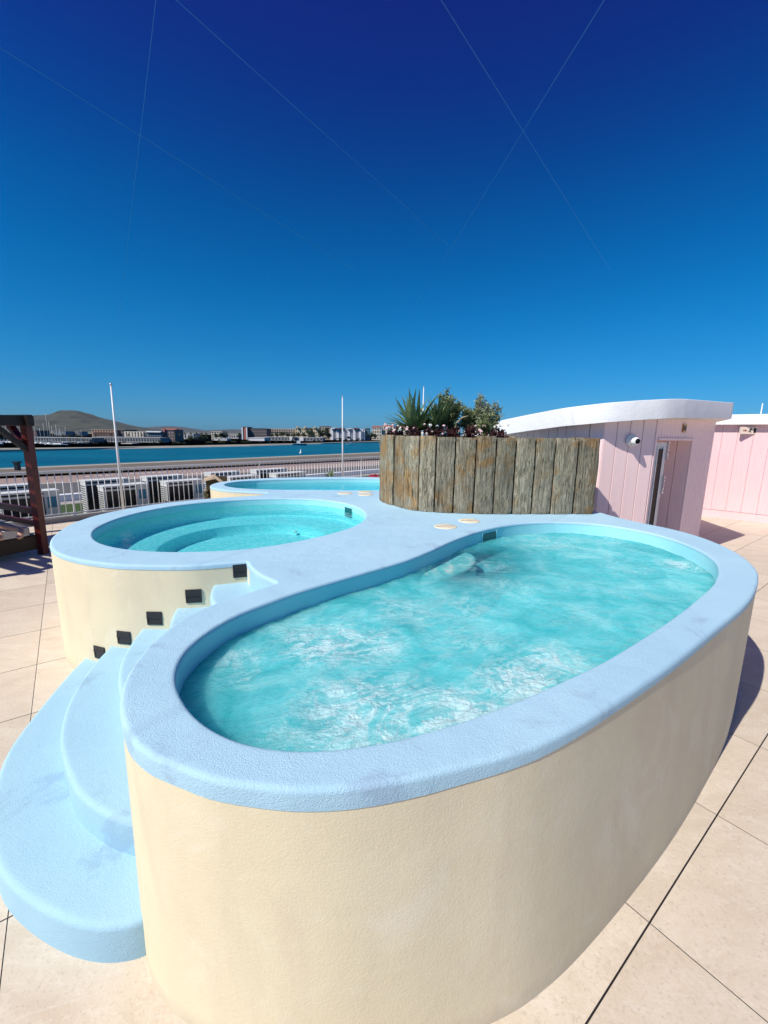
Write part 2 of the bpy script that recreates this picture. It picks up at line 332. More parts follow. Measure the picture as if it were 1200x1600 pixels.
# ------------------------------------------------------------------ mesh helpers
class MB:
    def __init__(s): s.v = []; s.f = []; s.sm = []
    def add(s, vs, fs, smooth=False):
        n = len(s.v); s.v += [tuple(p) for p in vs]
        for f in fs: s.f.append(tuple(i + n for i in f)); s.sm.append(smooth)
        return s
    def box(s, c, d, rz=0, M4=None):
        hx, hy, hz = d[0] / 2, d[1] / 2, d[2] / 2; co, si = math.cos(rz), math.sin(rz)
        P = []
        for z in (-hz, hz):
            for x, y in ((-hx, -hy), (hx, -hy), (hx, hy), (-hx, hy)):
                P.append((c[0] + x * co - y * si, c[1] + x * si + y * co, c[2] + z))
        return s.add(P, [(0, 3, 2, 1), (4, 5, 6, 7), (0, 1, 5, 4), (1, 2, 6, 5), (2, 3, 7, 6), (3, 0, 4, 7)])
    def beam(s, a, b, w, h, up=(0, 0, 1)):
        a = Vector(a); b = Vector(b); t = (b - a).normalized(); u = Vector(up)
        sd = t.cross(u)
        if sd.length < 1e-4: sd = t.cross(Vector((0, 1, 0)))
        sd.normalize(); n = sd.cross(t)
        P = []
        for q in (a, b):
            for i, j in ((-1, -1), (1, -1), (1, 1), (-1, 1)): P.append(q + sd * (i * w / 2) + n * (j * h / 2))
        return s.add(P, [(0, 1, 2, 3), (7, 6, 5, 4), (0, 4, 5, 1), (1, 5, 6, 2), (2, 6, 7, 3), (3, 7, 4, 0)])
    def tube(s, pts, rad, n=8, cap=True):
        pts = [Vector(p) for p in pts]; rad = rad if isinstance(rad, (list, tuple)) else [rad] * len(pts)
        P = []; F = []; ref = Vector((.31, .52, .79))
        for i, p in enumerate(pts):
            t = (pts[min(i + 1, len(pts) - 1)] - pts[max(i - 1, 0)]).normalized()
            a = t.cross(ref)
            if a.length < .1: a = t.cross(Vector((1, 0, 0)))
            a.normalize(); b = t.cross(a)
            for k in range(n):
                q = 2 * PI * k / n; P.append(p + (a * math.cos(q) + b * math.sin(q)) * rad[i])
        for i in range(len(pts) - 1):
            for k in range(n):
                k2 = (k + 1) % n; F.append((i * n + k, i * n + k2, (i + 1) * n + k2, (i + 1) * n + k))
        if cap: F.append(tuple(range(n))[::-1]); F.append(tuple((len(pts) - 1) * n + k for k in range(n)))
        return s.add(P, F, True)
    def lathe(s, c, prof, n=24, ax='z'):
        P = []; F = []
        for r_, z in prof:
            for k in range(n):
                q = 2 * PI * k / n
                p = (r_ * math.cos(q), r_ * math.sin(q), z)
                if ax == '-y': p = (p[0], -p[2], p[1])
                P.append((c[0] + p[0], c[1] + p[1], c[2] + p[2]))
        for i in range(len(prof) - 1):
            for k in range(n):
                k2 = (k + 1) % n; F.append((i * n + k, i * n + k2, (i + 1) * n + k2, (i + 1) * n + k))
        F.append(tuple(range(n))[::-1]); F.append(tuple((len(prof) - 1) * n + k for k in range(n)))
        return s.add(P, F, True)
    def build(s, name, mat, parent=None):
        me = bpy.data.meshes.new(name); me.from_pydata(s.v, [], s.f); me.update()
        me.polygons.foreach_set('use_smooth', s.sm)
        mats = mat if isinstance(mat, list) else [mat]
        for q in mats: me.materials.append(q)
        o = bpy.data.objects.new(name, me); C.objects.link(o)
        if parent: o.parent = parent
        return o

def tag(o, label=None, cat=None, group=None, kind=None):
    if label: o['label'] = label
    if cat: o['category'] = cat
    if group: o['group'] = group
    if kind: o['kind'] = kind
    return o
def empty(name, loc=(0, 0, 0), rz=0, **k):
    o = bpy.data.objects.new(name, None); C.objects.link(o); o.location = loc; o.rotation_euler = (0, 0, rz); o.empty_display_size = .1
    return tag(o, **k)
def copy_tree(o, parent=None):
    c = o.copy(); C.objects.link(c); c.parent = parent
    for ch in [x for x in C.objects if x.parent == o]: copy_tree(ch, c)
    return c

def crom(pts, n=6, closed=True):
    "Catmull-Rom; a point given as (x, y, 'c') is a corner"
    P = [Vector((p[0], p[1])) for p in pts]; cn = [len(p) > 2 for p in pts]; N_ = len(P); out = []
    for i in range(N_ if closed else N_ - 1):
        p1, p2 = P[i], P[(i + 1) % N_]
        p0 = P[i - 1] if (closed or i > 0) and not cn[i] else p1 * 2 - p2
        if not closed and i == 0: p0 = p1 * 2 - p2
        j = (i + 2) % N_
        p3 = P[j] if (closed or i + 2 < N_) and not cn[(i + 1) % N_] else p2 * 2 - p1
        for k in range(n):
            t = k / n
            out.append(.5 * ((2 * p1) + (p2 - p0) * t + (2 * p0 - 5 * p1 + 4 * p2 - p3) * t * t + (3 * p1 - p0 - 3 * p2 + p3) * t ** 3))
    if not closed: out.append(P[-1])
    return out
def resample(pts, n, closed=True):
    Q = pts + [pts[0]] if closed else pts
    L_ = [0]
    for a, b in zip(Q, Q[1:]): L_.append(L_[-1] + (b - a).length)
    out = []; k = 0
    for i in range(n):
        d = L_[-1] * i / (n if closed else n - 1)
        while k < len(L_) - 2 and L_[k + 1] < d: k += 1
        t = (d - L_[k]) / max(1e-9, L_[k + 1] - L_[k]); out.append(Q[k].lerp(Q[k + 1], min(1, t)))
    return out
def smooth_loop(p, it=6):
    n = len(p)
    for _ in range(it): p = [(p[i - 1] + p[i] * 2 + p[(i + 1) % n]) / 4 for i in range(n)]
    return p
def area(p): return sum(a.x * b.y - b.x * a.y for a, b in zip(p, p[1:] + p[:1])) / 2
def offset(p, d):
    "positive d = outward for a counter-clockwise loop"
    s = 1 if area(p) > 0 else -1; n = len(p); out = []
    for i in range(n):
        t = (p[(i + 1) % n] - p[i - 1]).normalized(); out.append(p[i] + Vector((t.y, -t.x)) * d * s)
    return out
def slab(mb, outer, holes, ztop, zbot, rb=.03, seg=5, zfun=None, hb=None):
    "flat slab with rounded upper edges; outer and holes are loops of 2-D points; zbot number or function of a point"
    hb = hb or rb; loops = []
    zb = zbot if callable(zbot) else (lambda p: zbot)
    zf = zfun or (lambda p: ztop)
    flat = [offset(outer, -rb - .012)] + [offset(h, hb + .012) for h in holes]
    tess = tessellate_polygon([[Vector((q.x, q.y, 0)) for q in l] for l in flat])
    allp = [q for l in flat for q in l]
    mb.add([(q.x, q.y, zf(q)) for q in allp], [tuple(t) for t in tess], True)
    for li, (l, sgn, r_) in enumerate([(outer, -1, rb)] + [(h, 1, hb) for h in holes]):
        n = len(l); rows = [[(q.x, q.y, zf(q)) for q in offset(l, sgn * (r_ + .012))]]
        for k in range(seg + 1):
            a = PI / 2 * k / seg; off = r_ * (1 - math.sin(a)); dz = r_ * (1 - math.cos(a))
            rows.append([(q.x, q.y, zf(q) - dz) for q in offset(l, sgn * off)])
        if sgn < 0:
            rows.append([(q.x, q.y, zb(q)) for q in l]); rows.append([(q.x, q.y, zb(q)) for q in offset(l, sgn * .03)])
        else: rows.append([(q.x, q.y, zf(q) - hb - .006) for q in l])
        P = [p for r2 in rows for p in r2]
        F = []
        ccw = area(l) > 0
        for i in range(len(rows) - 1):
            for k in range(n):
                k2 = (k + 1) % n; f = (i * n + k, (i + 1) * n + k, (i + 1) * n + k2, i * n + k2)
                F.append(f if (ccw == (sgn < 0)) else f[::-1])
        mb.add(P, F, True)
def fix_normals(o):
    bm = bmesh.new(); bm.from_mesh(o.data); bmesh.ops.remove_doubles(bm, verts=bm.verts, dist=1e-5)
    bmesh.ops.recalc_face_normals(bm, faces=bm.faces); bm.to_mesh(o.data); bm.free(); o.data.set_sharp_from_angle(angle=R(40)); return o
def wallstrip(mb, pts, z0, z1, closed=True):
    n = len(pts); P = [(q.x, q.y, z0) for q in pts] + [(q.x, q.y, z1) for q in pts]
    mb.add(P, [(k, (k + 1) % n, n + (k + 1) % n, n + k) for k in range(n if closed else n - 1)], True)

# ------------------------------------------------------------------ pool terrace outlines
deck_pts = [(-.87, 1.26), (-.80, 1.19), (-.71, 1.13), (-.60, 1.085), (-.49, 1.045), (-.35, 1.02), (-.22, 1.01), (-.08, 1.02), (.09, 1.055), (.21, 1.09),
  (.41, 1.155), (.565, 1.225), (.81, 1.373), (1.268, 1.692), (1.742, 2.05), (2.19, 2.395), (2.475, 2.65), (2.76, 2.95), (2.94, 3.20), (3.09, 3.50), (3.19, 3.83),
  (3.23, 4.20), (3.17, 4.55), (3.02, 4.88), (2.92, 5.25), (2.86, 5.6), (2.7, 6.0), (2.4, 6.4), (2.0, 6.9), (1.75, 7.6), (1.6, 8.4), (1.2, 9.2), (.5, 9.62),
  (-.3, 9.74), (-1.2, 9.68), (-2.08, 9.42), (-2.83, 9.02), (-3.22, 8.5), (-3.30, 8.0), (-3.12, 7.5), (-2.7, 7.15), (-2.25, 7.02), (-1.95, 6.95, 'c'),
  (-1.97, 6.62, 'c'), (-2.3, 6.42), (-2.68, 6.15), (-3.05, 5.75), (-3.28, 5.3), (-3.38, 4.85), (-3.34, 4.42), (-3.2, 4.02), (-3.02, 3.68), (-2.75, 3.36),
  (-2.42, 3.14), (-2.04, 3.01), (-1.70, 2.985), (-1.40, 3.01), (-1.06, 3.125, 'c'), (-.99, 2.99), (-.87, 2.82), (-.70, 2.66, 'c'), (-.83, 2.49), (-.97, 2.31),
  (-1.05, 2.16), (-1.085, 1.98), (-1.085, 1.77), (-1.04, 1.55), (-.96, 1.38)]
deck = resample(crom(deck_pts, 10), 620)
main_in = smooth_loop(resample(crom([(-.84, 1.55), (-.89, 1.71), (-.89, 1.86), (-.85, 2.02), (-.78, 2.18), (-.67, 2.33), (-.51, 2.53), (-.3, 2.74), (-.04, 2.99), (.2, 3.23),
  (.42, 3.52), (.66, 3.87), (.98, 4.26), (1.40, 4.62), (1.9, 4.81), (2.38, 4.76), (2.68, 4.54), (2.85, 4.18), (2.86, 3.76), (2.76, 3.4), (2.58, 3.1), (2.29, 2.77), (1.95, 2.47), (1.65, 2.22),
  (1.3, 1.95), (.97, 1.71), (.68, 1.53), (.42, 1.38), (.19, 1.27), (.0, 1.2), (-.18, 1.165), (-.33, 1.165), (-.44, 1.19), (-.55, 1.24), (-.66, 1.32), (-.76, 1.43)], 8), 360), 8)
round_in = smooth_loop(resample(crom([(-2.84, 3.97), (-2.62, 3.69), (-2.38, 3.51), (-2.12, 3.40), (-1.8, 3.35), (-1.49, 3.38), (-1.2, 3.46), (-.95, 3.62), (-.7, 3.86), (-.46, 4.18), (-.29, 4.53),
  (-.22, 4.94), (-.28, 5.40), (-.5, 5.87), (-.9, 6.22), (-1.45, 6.34), (-2.02, 6.22), (-2.45, 5.98), (-2.78, 5.63), (-2.97, 5.19), (-3.03, 4.68), (-2.96, 4.25)], 8), 240), 12)
third_in = smooth_loop(resample(crom([(-3.08, 8.1), (-2.95, 8.55), (-2.39, 8.95), (-1.14, 9.35), (-.14, 9.4), (.7, 9.1), (1.15, 8.4), (.8, 7.7), (-.11, 7.42), (-1.3, 7.35), (-2.0, 7.32), (-2.6, 7.45), (-2.95, 7.75)], 8), 240), 10)
TOP = 1.02

terr = empty('raised_pool_terrace', (0, 0, 0), label='pale blue and cream curved terrace with sunken round pools and steps', cat='pool')
def zbot(p):   # the rim is thick round the near pool and thin round the round pool
    w = max(0, min(1, ((p.x + 1.25) * .9 + (3.0 - p.y) * .8)))
    r_ = max(0, min(1, (p.x - .0) / .8)) if p.y < 3.2 else 0   # and thins again along the right side
    return TOP - (.038 + .034 * w * (1 - .85 * r_))
mb = MB(); slab(mb, deck, [main_in, round_in, third_in], TOP, zbot, rb=.020, hb=.018)
deck_o = fix_normals(mb.build('deck_coping', M['blue'], terr))
mb = MB(); wl = offset(deck, -.003); rows_ = 12; nW = len(wl); sgW = 1 if area(wl) > 0 else -1; P_ = []
flr = []
for i in range(nW):
    t = (wl[(i + 1) % nW] - wl[i - 1]).normalized(); nn = Vector((t.y, -t.x)) * sgW
    w = .055 if (wl[i].y < 2.3 and .1 < wl[i].x < 2.0) else (.012 if wl[i].y < 1.5 and wl[i].x < .2 else 0)
    flr.append((nn, w))
ws = [f[1] for f in flr]
for _ in range(160): ws = [(ws[i - 1] + 2 * ws[i] + ws[(i + 1) % nW]) / 4 for i in range(nW)]
for r_ in range(rows_ + 1):      # the near wall leans out slightly towards its foot
    z = .986 * r_ / rows_; k = max(0., 1 - z / .986) ** 1.25
    P_ += [(wl[i].x + flr[i][0].x * ws[i] * k, wl[i].y + flr[i][0].y * ws[i] * k, z) for i in range(nW)]
mb.add(P_, [(r_ * nW + i, r_ * nW + (i + 1) % nW, (r_ + 1) * nW + (i + 1) % nW, (r_ + 1) * nW + i) for r_ in range(rows_) for i in range(nW)], True)
fix_normals(mb.build('outer_wall', M['cream'], terr))

def liner(loop, prof, mats, floor_z):
    c = sum(loop, Vector((0, 0))) / len(loop); mb = MB(); n = len(loop); P = []; F = []
    for s_, z in prof: P += [(c.x + (q.x - c.x) * s_, c.y + (q.y - c.y) * s_, z) for q in loop]
    for i in range(len(prof) - 1):
        for k in range(n): k2 = (k + 1) % n; F.append((i * n + k, i * n + k2, (i + 1) * n + k2, (i + 1) * n + k))
    P.append((c.x, c.y, floor_z)); ci = len(P) - 1; b = (len(prof) - 1) * n
    for k in range(n): F.append((b + k, b + (k + 1) % n, ci))
    mb.add(P, F, True); return mb
def sharp(o, ang=35):
    o.data.set_sharp_from_angle(angle=R(ang)); return o
main_l = offset(main_in, .0015); round_l = offset(round_in, .0015); third_l = offset(third_in, .0015)
sharp(liner(main_l, [(1.0, .995), (1.0, .74), (.985, .715), (.96, .705), (.72, .70), (.705, .68), (.70, .42), (.68, .40)], 0, .39).build('pool_basin', M['liner'], terr))
sharp(liner(round_l, [(1.0, .995), (1.0, .76), (.99, .745), (.66, .74), (.645, .73), (.635, .63), (.62, .60)], 0, .595).build('pool_basin', M['liner'], terr))
sharp(liner(third_l, [(1.0, .995), (1.0, .79), (.99, .77), (.93, .765), (.92, .70), (.90, .64)], 0, .63).build('pool_basin', M['liner'], terr))

# underwater entry block on the left of the near pool
blk = smooth_loop(resample(crom([(.30, 3.26), (.36, 3.42), (.46, 3.62), (.60, 3.85), (.77, 4.06), (.87, 3.98), (.88, 3.80), (.78, 3.56), (.62, 3.37), (.45, 3.25)], 6), 80), 4)
mb = MB(); slab(mb, blk, [], .862, .36, rb=.03); fix_normals(mb.build('underwater_bench', M['liner_deep'], terr))

# steps
steps = [
 [(-2.45, 3.27), (-2.42, 3.05), (-2.38, 2.86), (-2.29, 2.52), (-2.19, 2.2), (-2.09, 2.0), (-1.93, 1.77), (-1.74, 1.57), (-1.6, 1.455), (-1.43, 1.365), (-1.26, 1.3), (-1.1, 1.262), (-.97, 1.262), (-.87, 1.30), (-.83, 1.42)],
 [(-2.16, 3.16), (-2.13, 3.0), (-2.09, 2.78), (-2.03, 2.56), (-1.95, 2.35), (-1.86, 2.18), (-1.77, 2.04), (-1.66, 1.91), (-1.53, 1.78), (-1.4, 1.67), (-1.21, 1.57), (-1.04, 1.52), (-.88, 1.5)],
 [(-1.87, 3.1), (-1.84, 2.95), (-1.79, 2.74), (-1.72, 2.53), (-1.62, 2.34), (-1.49, 2.16), (-1.33, 2.0), (-1.15, 1.88), (-.98, 1.82)],
 [(-1.59, 3.1), (-1.56, 2.95), (-1.49, 2.74), (-1.38, 2.52), (-1.22, 2.34), (-1.0, 2.2)],
 [(-1.32, 3.16), (-1.29, 3.0), (-1.22, 2.8), (-1.1, 2.62), (-.9, 2.46)]]
back_tail = [(-.90, 1.60), (-.96, 1.77), (-.97, 1.98), (-.93, 2.14), (-.86, 2.26), (-.72, 2.44), (-.56, 2.66), (-.70, 2.98), (-.90, 3.22), (-1.15, 3.25), (-1.4, 3.14), (-1.7, 3.10), (-2.0, 3.12), (-2.35, 3.25)]
for i, fr in enumerate(steps):
    z = .17 * (i + 1)
    front = crom(fr, 8, False)
    e = fr[-1]; s0 = fr[0]
    tail = [Vector(q) for q in back_tail if not (q[1] < e[1] + .06 and q[0] < -.5 and q[1] < 2.5) and not (q[1] > 3.05 and q[0] < s0[0] + .1)]
    loop = smooth_loop(resample(front + tail, 300), 3)
    mb = MB(); slab(mb, loop, [], z, -.0 if i == 0 else .17 * i - .02, rb=.028)
    fix_normals(mb.build('step', M['step'], terr))
# riser up to the deck
mb = MB(); rs = crom([(-1.15, 3.2), (-1.05, 3.11), (-.985, 2.98), (-.865, 2.81), (-.70, 2.65), (-.55, 2.6)], 10, False)
wallstrip(mb, rs, .80, .985, closed=False); mb.build('step_riser', M['step'], terr)
# cove of render against the floor
mb = MB()
for i, (ang, z) in enumerate(((-69.5, .945), (-81, .775), (-90.8, .60), (-99.9, .428), (-109.1, .262))):
    a = R(ang); cx, cy = -1.70 + 1.712 * math.cos(a), 4.70 + 1.705 * math.sin(a)
    # nearest point of the wall outline and its normal
    k = min(range(len(wl)), key=lambda q: (wl[q] - Vector((cx, cy))).length)
    t = (wl[(k + 1) % len(wl)] - wl[k - 1]).normalized(); nrm = Vector((t.y, -t.x)) * (1 if area(wl) > 0 else -1)
    p = wl[k]; L_ = empty('step_light', (p.x, p.y, z)); L_.parent = terr
    L_.rotation_euler = (0, 0, math.atan2(nrm.y, nrm.x) + PI / 2)
    f = MB(); w = .115; h = .105
    f.box((0, -.003, h / 2 - .012), (w, .008, .024)); f.box((0, -.003, -h / 2 + .005), (w, .008, .010))
    f.box((-w / 2 + .005, -.003, -.003), (.010, .008, h - .034)); f.box((w / 2 - .005, -.003, -.003), (.010, .008, h - .034))
    f.add([(-w / 2, -.0072, h / 2 - .024), (w / 2, -.0072, h / 2 - .024), (w / 2, -.011, .002), (-w / 2, -.011, .002), (-w / 2, .0, .002), (w / 2, .0, .002)], [(0, 3, 2, 1), (3, 4, 5, 2)])
    f.build('housing', M['dark'], L_)
    g = MB(); g.add([(-w / 2 + .01, -.002, .0), (w / 2 - .01, -.002, .0), (w / 2 - .01, -.006, -h / 2 + .01), (-w / 2 + .01, -.006, -h / 2 + .01)], [(0, 3, 2, 1)]); g.build('reflector', M['dark'], L_)
# skimmer openings
def opening(pts2, z0, z1, name='skimmer_opening'):
    a, b = [Vector(q) for q in pts2]; t = (b - a).normalized(); nn = Vector((t.y, -t.x))
    q = MB(); c = (a + b) / 2
    ang = math.atan2(t.y, t.x); w = (b - a).length
    q.box((c.x, c.y, (z0 + z1) / 2), (w, .014, z1 - z0), ang)
    o = q.build(name, M['dark_teal'], terr)
    f = MB()
    for s_ in (-1, 1): f.box((c.x + t.x * s_ * w / 2, c.y + t.y * s_ * w / 2, (z0 + z1) / 2), (.012, .022, z1 - z0 + .02), ang)
    f.box((c.x, c.y, z0 - .005), (w, .022, .010), ang)
    f.build('skimmer_frame', M['liner'], o)
def near_on(loop, p):
    k = min(range(len(loop)), key=lambda q: (loop[q] - Vector(p)).length); t = (loop[(k + 1) % len(loop)] - loop[k - 1]).normalized(); return loop[k], t
for loop, p, w, z0, z1 in ((main_l, (1.17, 4.40), .27, .87, .972), (round_l, (-.56, 5.83), .21, .83, .965)):
    q, t = near_on(loop, p); opening((q - t * w / 2, q + t * w / 2), z0, z1)
# small jets in the round pool basin
for a in (150, 60, 25, 110):
    q = Vector((-1.66 + .86 * math.cos(R(a)), 4.9 + .9 * math.sin(R(a))))
    MB().lathe((q.x, q.y, .64), [(.0, .03), (.022, .028), (.03, .015), (.03, .0)], 12).build('jet_nozzle', M['white_metal'], terr)
# flush cream lids on the deck
for px, py in ((696, 823), (733, 814), (539, 771), (571, 773), (570, 768.5)):
    q = gp(px, py, TOP); r_ = .125
    mb = MB(); mb.lathe((q.x, q.y, TOP), [(r_, -.004), (r_, .003), (r_ - .008, .006), (r_ * .5, .007), (.001, .0075)], 28)
    o = mb.build('access_lid', M['pad'], terr)
    MB().box((q.x, q.y, TOP + .0075), (r_ * 1.7, .02, .004), .2).build('lid_slot', M['concrete'], o)

# ------------------------------------------------------------------ pool water
def inside(loop, X, Y):
    P = np.array([(q.x, q.y) for q in loop]); ins = np.zeros(X.shape, bool)
    for (x1, y1), (x2, y2) in zip(P, np.roll(P, -1, 0)):
        c_ = ((y1 > Y) != (y2 > Y)); xx = (x2 - x1) * (Y - y1) / (y2 - y1 + 1e-12) + x1; ins ^= c_ & (X < xx)
    return ins
def water_sheet(name, loop, z, step, hf, mat):
    xs = [q.x for q in loop]; ys = [q.y for q in loop]
    gx = np.arange(min(xs) - step, max(xs) + 2 * step, step); gy = np.arange(min(ys) - step, max(ys) + 2 * step, step)
    X, Y = np.meshgrid(gx, gy, indexing='ij'); ins = inside(loop, X, Y)
    cell = ins[:-1, :-1] | ins[1:, :-1] | ins[:-1, 1:] | ins[1:, 1:]
    used = np.zeros(X.shape, bool); used[:-1, :-1] |= cell; used[1:, :-1] |= cell; used[:-1, 1:] |= cell; used[1:, 1:] |= cell
    idx = -np.ones(X.shape, int); idx[used] = np.arange(used.sum())
    V = [(x, y, z + hf(x, y)) for x, y in zip(X[used], Y[used])]
    i, j = np.nonzero(cell)
    F = np.stack([idx[i, j], idx[i + 1, j], idx[i + 1, j + 1], idx[i, j + 1]], 1)
    mb = MB(); mb.v = V; mb.f = [tuple(int(k) for k in f) for f in F]; mb.sm = [True] * len(F)
    o = mb.build(name, mat); tag(o, kind='structure'); return o
def h_main(x, y):
    n1 = noise.noise(Vector((x * 2.2, y * 2.2, .3))); n2 = noise.noise(Vector((x * 6 + n1, y * 8, 1.3))); n3 = noise.noise(Vector((x * 17, y * 20, 2.1)))
    return .013 * n1 + .011 * n2 + .0045 * n3
wm = water_sheet('water', main_l, .885, .013, h_main, M['water_churn'])
jets = [(-.05, 1.52, .34, .95), (.30, 1.48, .30, 1.), (.66, 1.72, .28, .95), (.86, 1.94, .22, .85), (-.30, 2.12, .28, .95), (-.08, 2.08, .24, .85), (.15, 2.55, .4, .6), (.5, 2.6, .4, .55), (-.36, 1.42, .16, .6),
        (2.2, 3.55, .4, .5), (2.66, 3.62, .22, .9), (1.75, 4.35, .5, .6), (2.35, 4.35, .4, .5), (-.72, 1.92, .16, .65), (-.64, 1.78, .12, .6), (1.2, 2.5, .35, .4), (.9, 2.95, .4, .5), (.45, 2.1, .5, .5), (1.5, 3.6, .4, .25), (.9, 3.5, .3, .55)]
co = np.empty(len(wm.data.vertices) * 3); wm.data.vertices.foreach_get('co', co); co = co.reshape(-1, 3)
fo = np.zeros(len(co)); 
for x, y, s_, a in jets: fo = np.maximum(fo, a * np.exp(-((co[:, 0] - x) ** 2 + (co[:, 1] - y) ** 2) / (2 * (s_ * .85) ** 2)))
atf = wm.data.attributes.new('foam', 'FLOAT', 'POINT'); atf.data.foreach_set('value', fo.astype(np.float32))
mk = np.full(len(co), .80)
for x, y, s_, a in ((.62, 3.66, .46, .80), (1.15, 4.05, .40, .35), (1.0, 3.55, .40, .42), (.55, 3.25, .35, .30), (2.7, 4.1, .3, .3)): mk -= a * np.exp(-((co[:, 0] - x) ** 2 + (co[:, 1] - y) ** 2) / (2 * (s_ * .62) ** 2))
mk = np.clip(mk, .04, 1); atm = wm.data.attributes.new('milk', 'FLOAT', 'POINT'); atm.data.foreach_set('value', mk.astype(np.float32))
def h_small(x, y): return .0025 * noise.noise(Vector((x * 5, y * 5, .3)))
water_sheet('water', round_l, .925, .04, h_small, M['water_clear'])
water_sheet('water', third_l, .93, .05, h_small, M['water_far'])

# ------------------------------------------------------------------ roof deck floor
RD = Vector((.6437, .7653)); RN = Vector((-.7653, .6437)); RP = Vector((-7.1, 9.2))   # railing line direction, outward normal, a point
def rail_pt(t, n=0): return RP + RD * t + RN * n
fl = [rail_pt(-22, .12), Vector((-15, -14)), Vector((24, -14)), Vector((30, 24)), rail_pt(26, .12)]
mb = MB(); mb.add([(q.x, q.y, 0) for q in fl], [(0, 1, 2, 3, 4)]); fo_ = mb.build('floor', M['tiles']); tag(fo_, kind='structure'); 
mb = MB()
a, b = rail_pt(-22, .0), rail_pt(26, .0)
mb.beam((a.x, a.y, .05), (b.x, b.y, .05), .30, .10)
o = mb.build('parapet_kerb', M['concrete']); tag(o, 'low pale concrete kerb under the white railing', 'kerb')
# building body below the deck
mb = MB(); q0, q1 = rail_pt(-22, .14), rail_pt(26, .14)
mb.add([(q0.x, q0.y, -8.02), (q1.x, q1.y, -8.02), (q1.x, q1.y, -.004), (q0.x, q0.y, -.004)], [(0, 1, 2, 3)])
o = mb.build('building_edge', M['concrete']); tag(o, kind='structure')

# ------------------------------------------------------------------ railing panels
def rail_panel(t0, t1, label, base=False):
    a = rail_pt(t0); root = empty('railing_panel', (a.x, a.y, .10), math.atan2(RD.y, RD.x), label=label, cat='railing', group='white railing panels along the roof edge')
    Ln = t1 - t0
    MB().beam((0, 0, 1.0), (Ln, 0, 1.0), .055, .045).build('top_rail', M['white_metal'], root)
    MB().beam((0, 0, .06), (Ln, 0, .06), .035, .03).build('bottom_rail', M['white_metal'], root)
    n = int(Ln / .128)
    me = None
    for k in range(1, n):
        x = Ln * k / n
        if me is None:
            o = MB().tube([(0, 0, .07), (0, 0, .98)], .0095, 6).build('baluster', M['white_metal'], root); me = o
        else:
            o = me.copy(); C.objects.link(o); o.parent = root
        o.location = (x, 0, 0)
    for x in (.0,):
        p = MB(); p.box((x, 0, .515), (.032, .032, 1.03)); p.box((x, 0, .006), (.11, .10, .012)); p.build('post', M['white_metal'], root)
ts = [-7.2, -3.6, .05, 4.81, 8.6, 12.2]
lb = ['white railing panel at the far left behind the timber daybed', 'white railing panel just left of the nearest flagpole', 'white railing panel in front of the middle condensers',
      'white railing panel behind the third pool with the second flagpole', 'white railing panel ending behind the sleeper planter']
ts = [-9.0, -4.2, .15, 5.0, 9.6, 14.5]
for i in range(5): rail_panel(ts[i], ts[i + 1] - .02, lb[i])

# flagpoles
def flagpole(x, y, z0, z1, r_, label):
    root = empty('flagpole', (x, y, z0), label=label, cat='flagpole', group='white flagpoles along the railing')
    h = z1 - z0
    MB().tube([(0, 0, 0), (0, 0, h * .5), (0, 0, h)], [r_, r_ * .85, r_ * .55], 10).build('pole', M['white_metal'], root)
    MB().lathe((0, 0, h), [(r_ * .6, 0), (r_ * .9, .02), (r_ * .8, .045), (r_ * .2, .06)], 10).build('finial', M['hinge'], root)
    MB().lathe((0, 0, 0), [(.06, 0), (.06, .015), (.03, .03)], 12).build('base_plate', M['white_metal'], root)
q = at(192, 790, 9.75); flagpole(q.x, q.y, .1, 2.99, .029, 'white flagpole standing at the railing left of the round pool')
q = at(535.5, 740, 15.6); flagpole(q.x, q.y, .1, 3.29, .031, 'white flagpole behind the third pool, in front of the white flats')
q = at(661, 640, 17.4); flagpole(q.x, q.y, .1, 3.86, .030, 'white flagpole tip rising behind the planted sleeper planter')

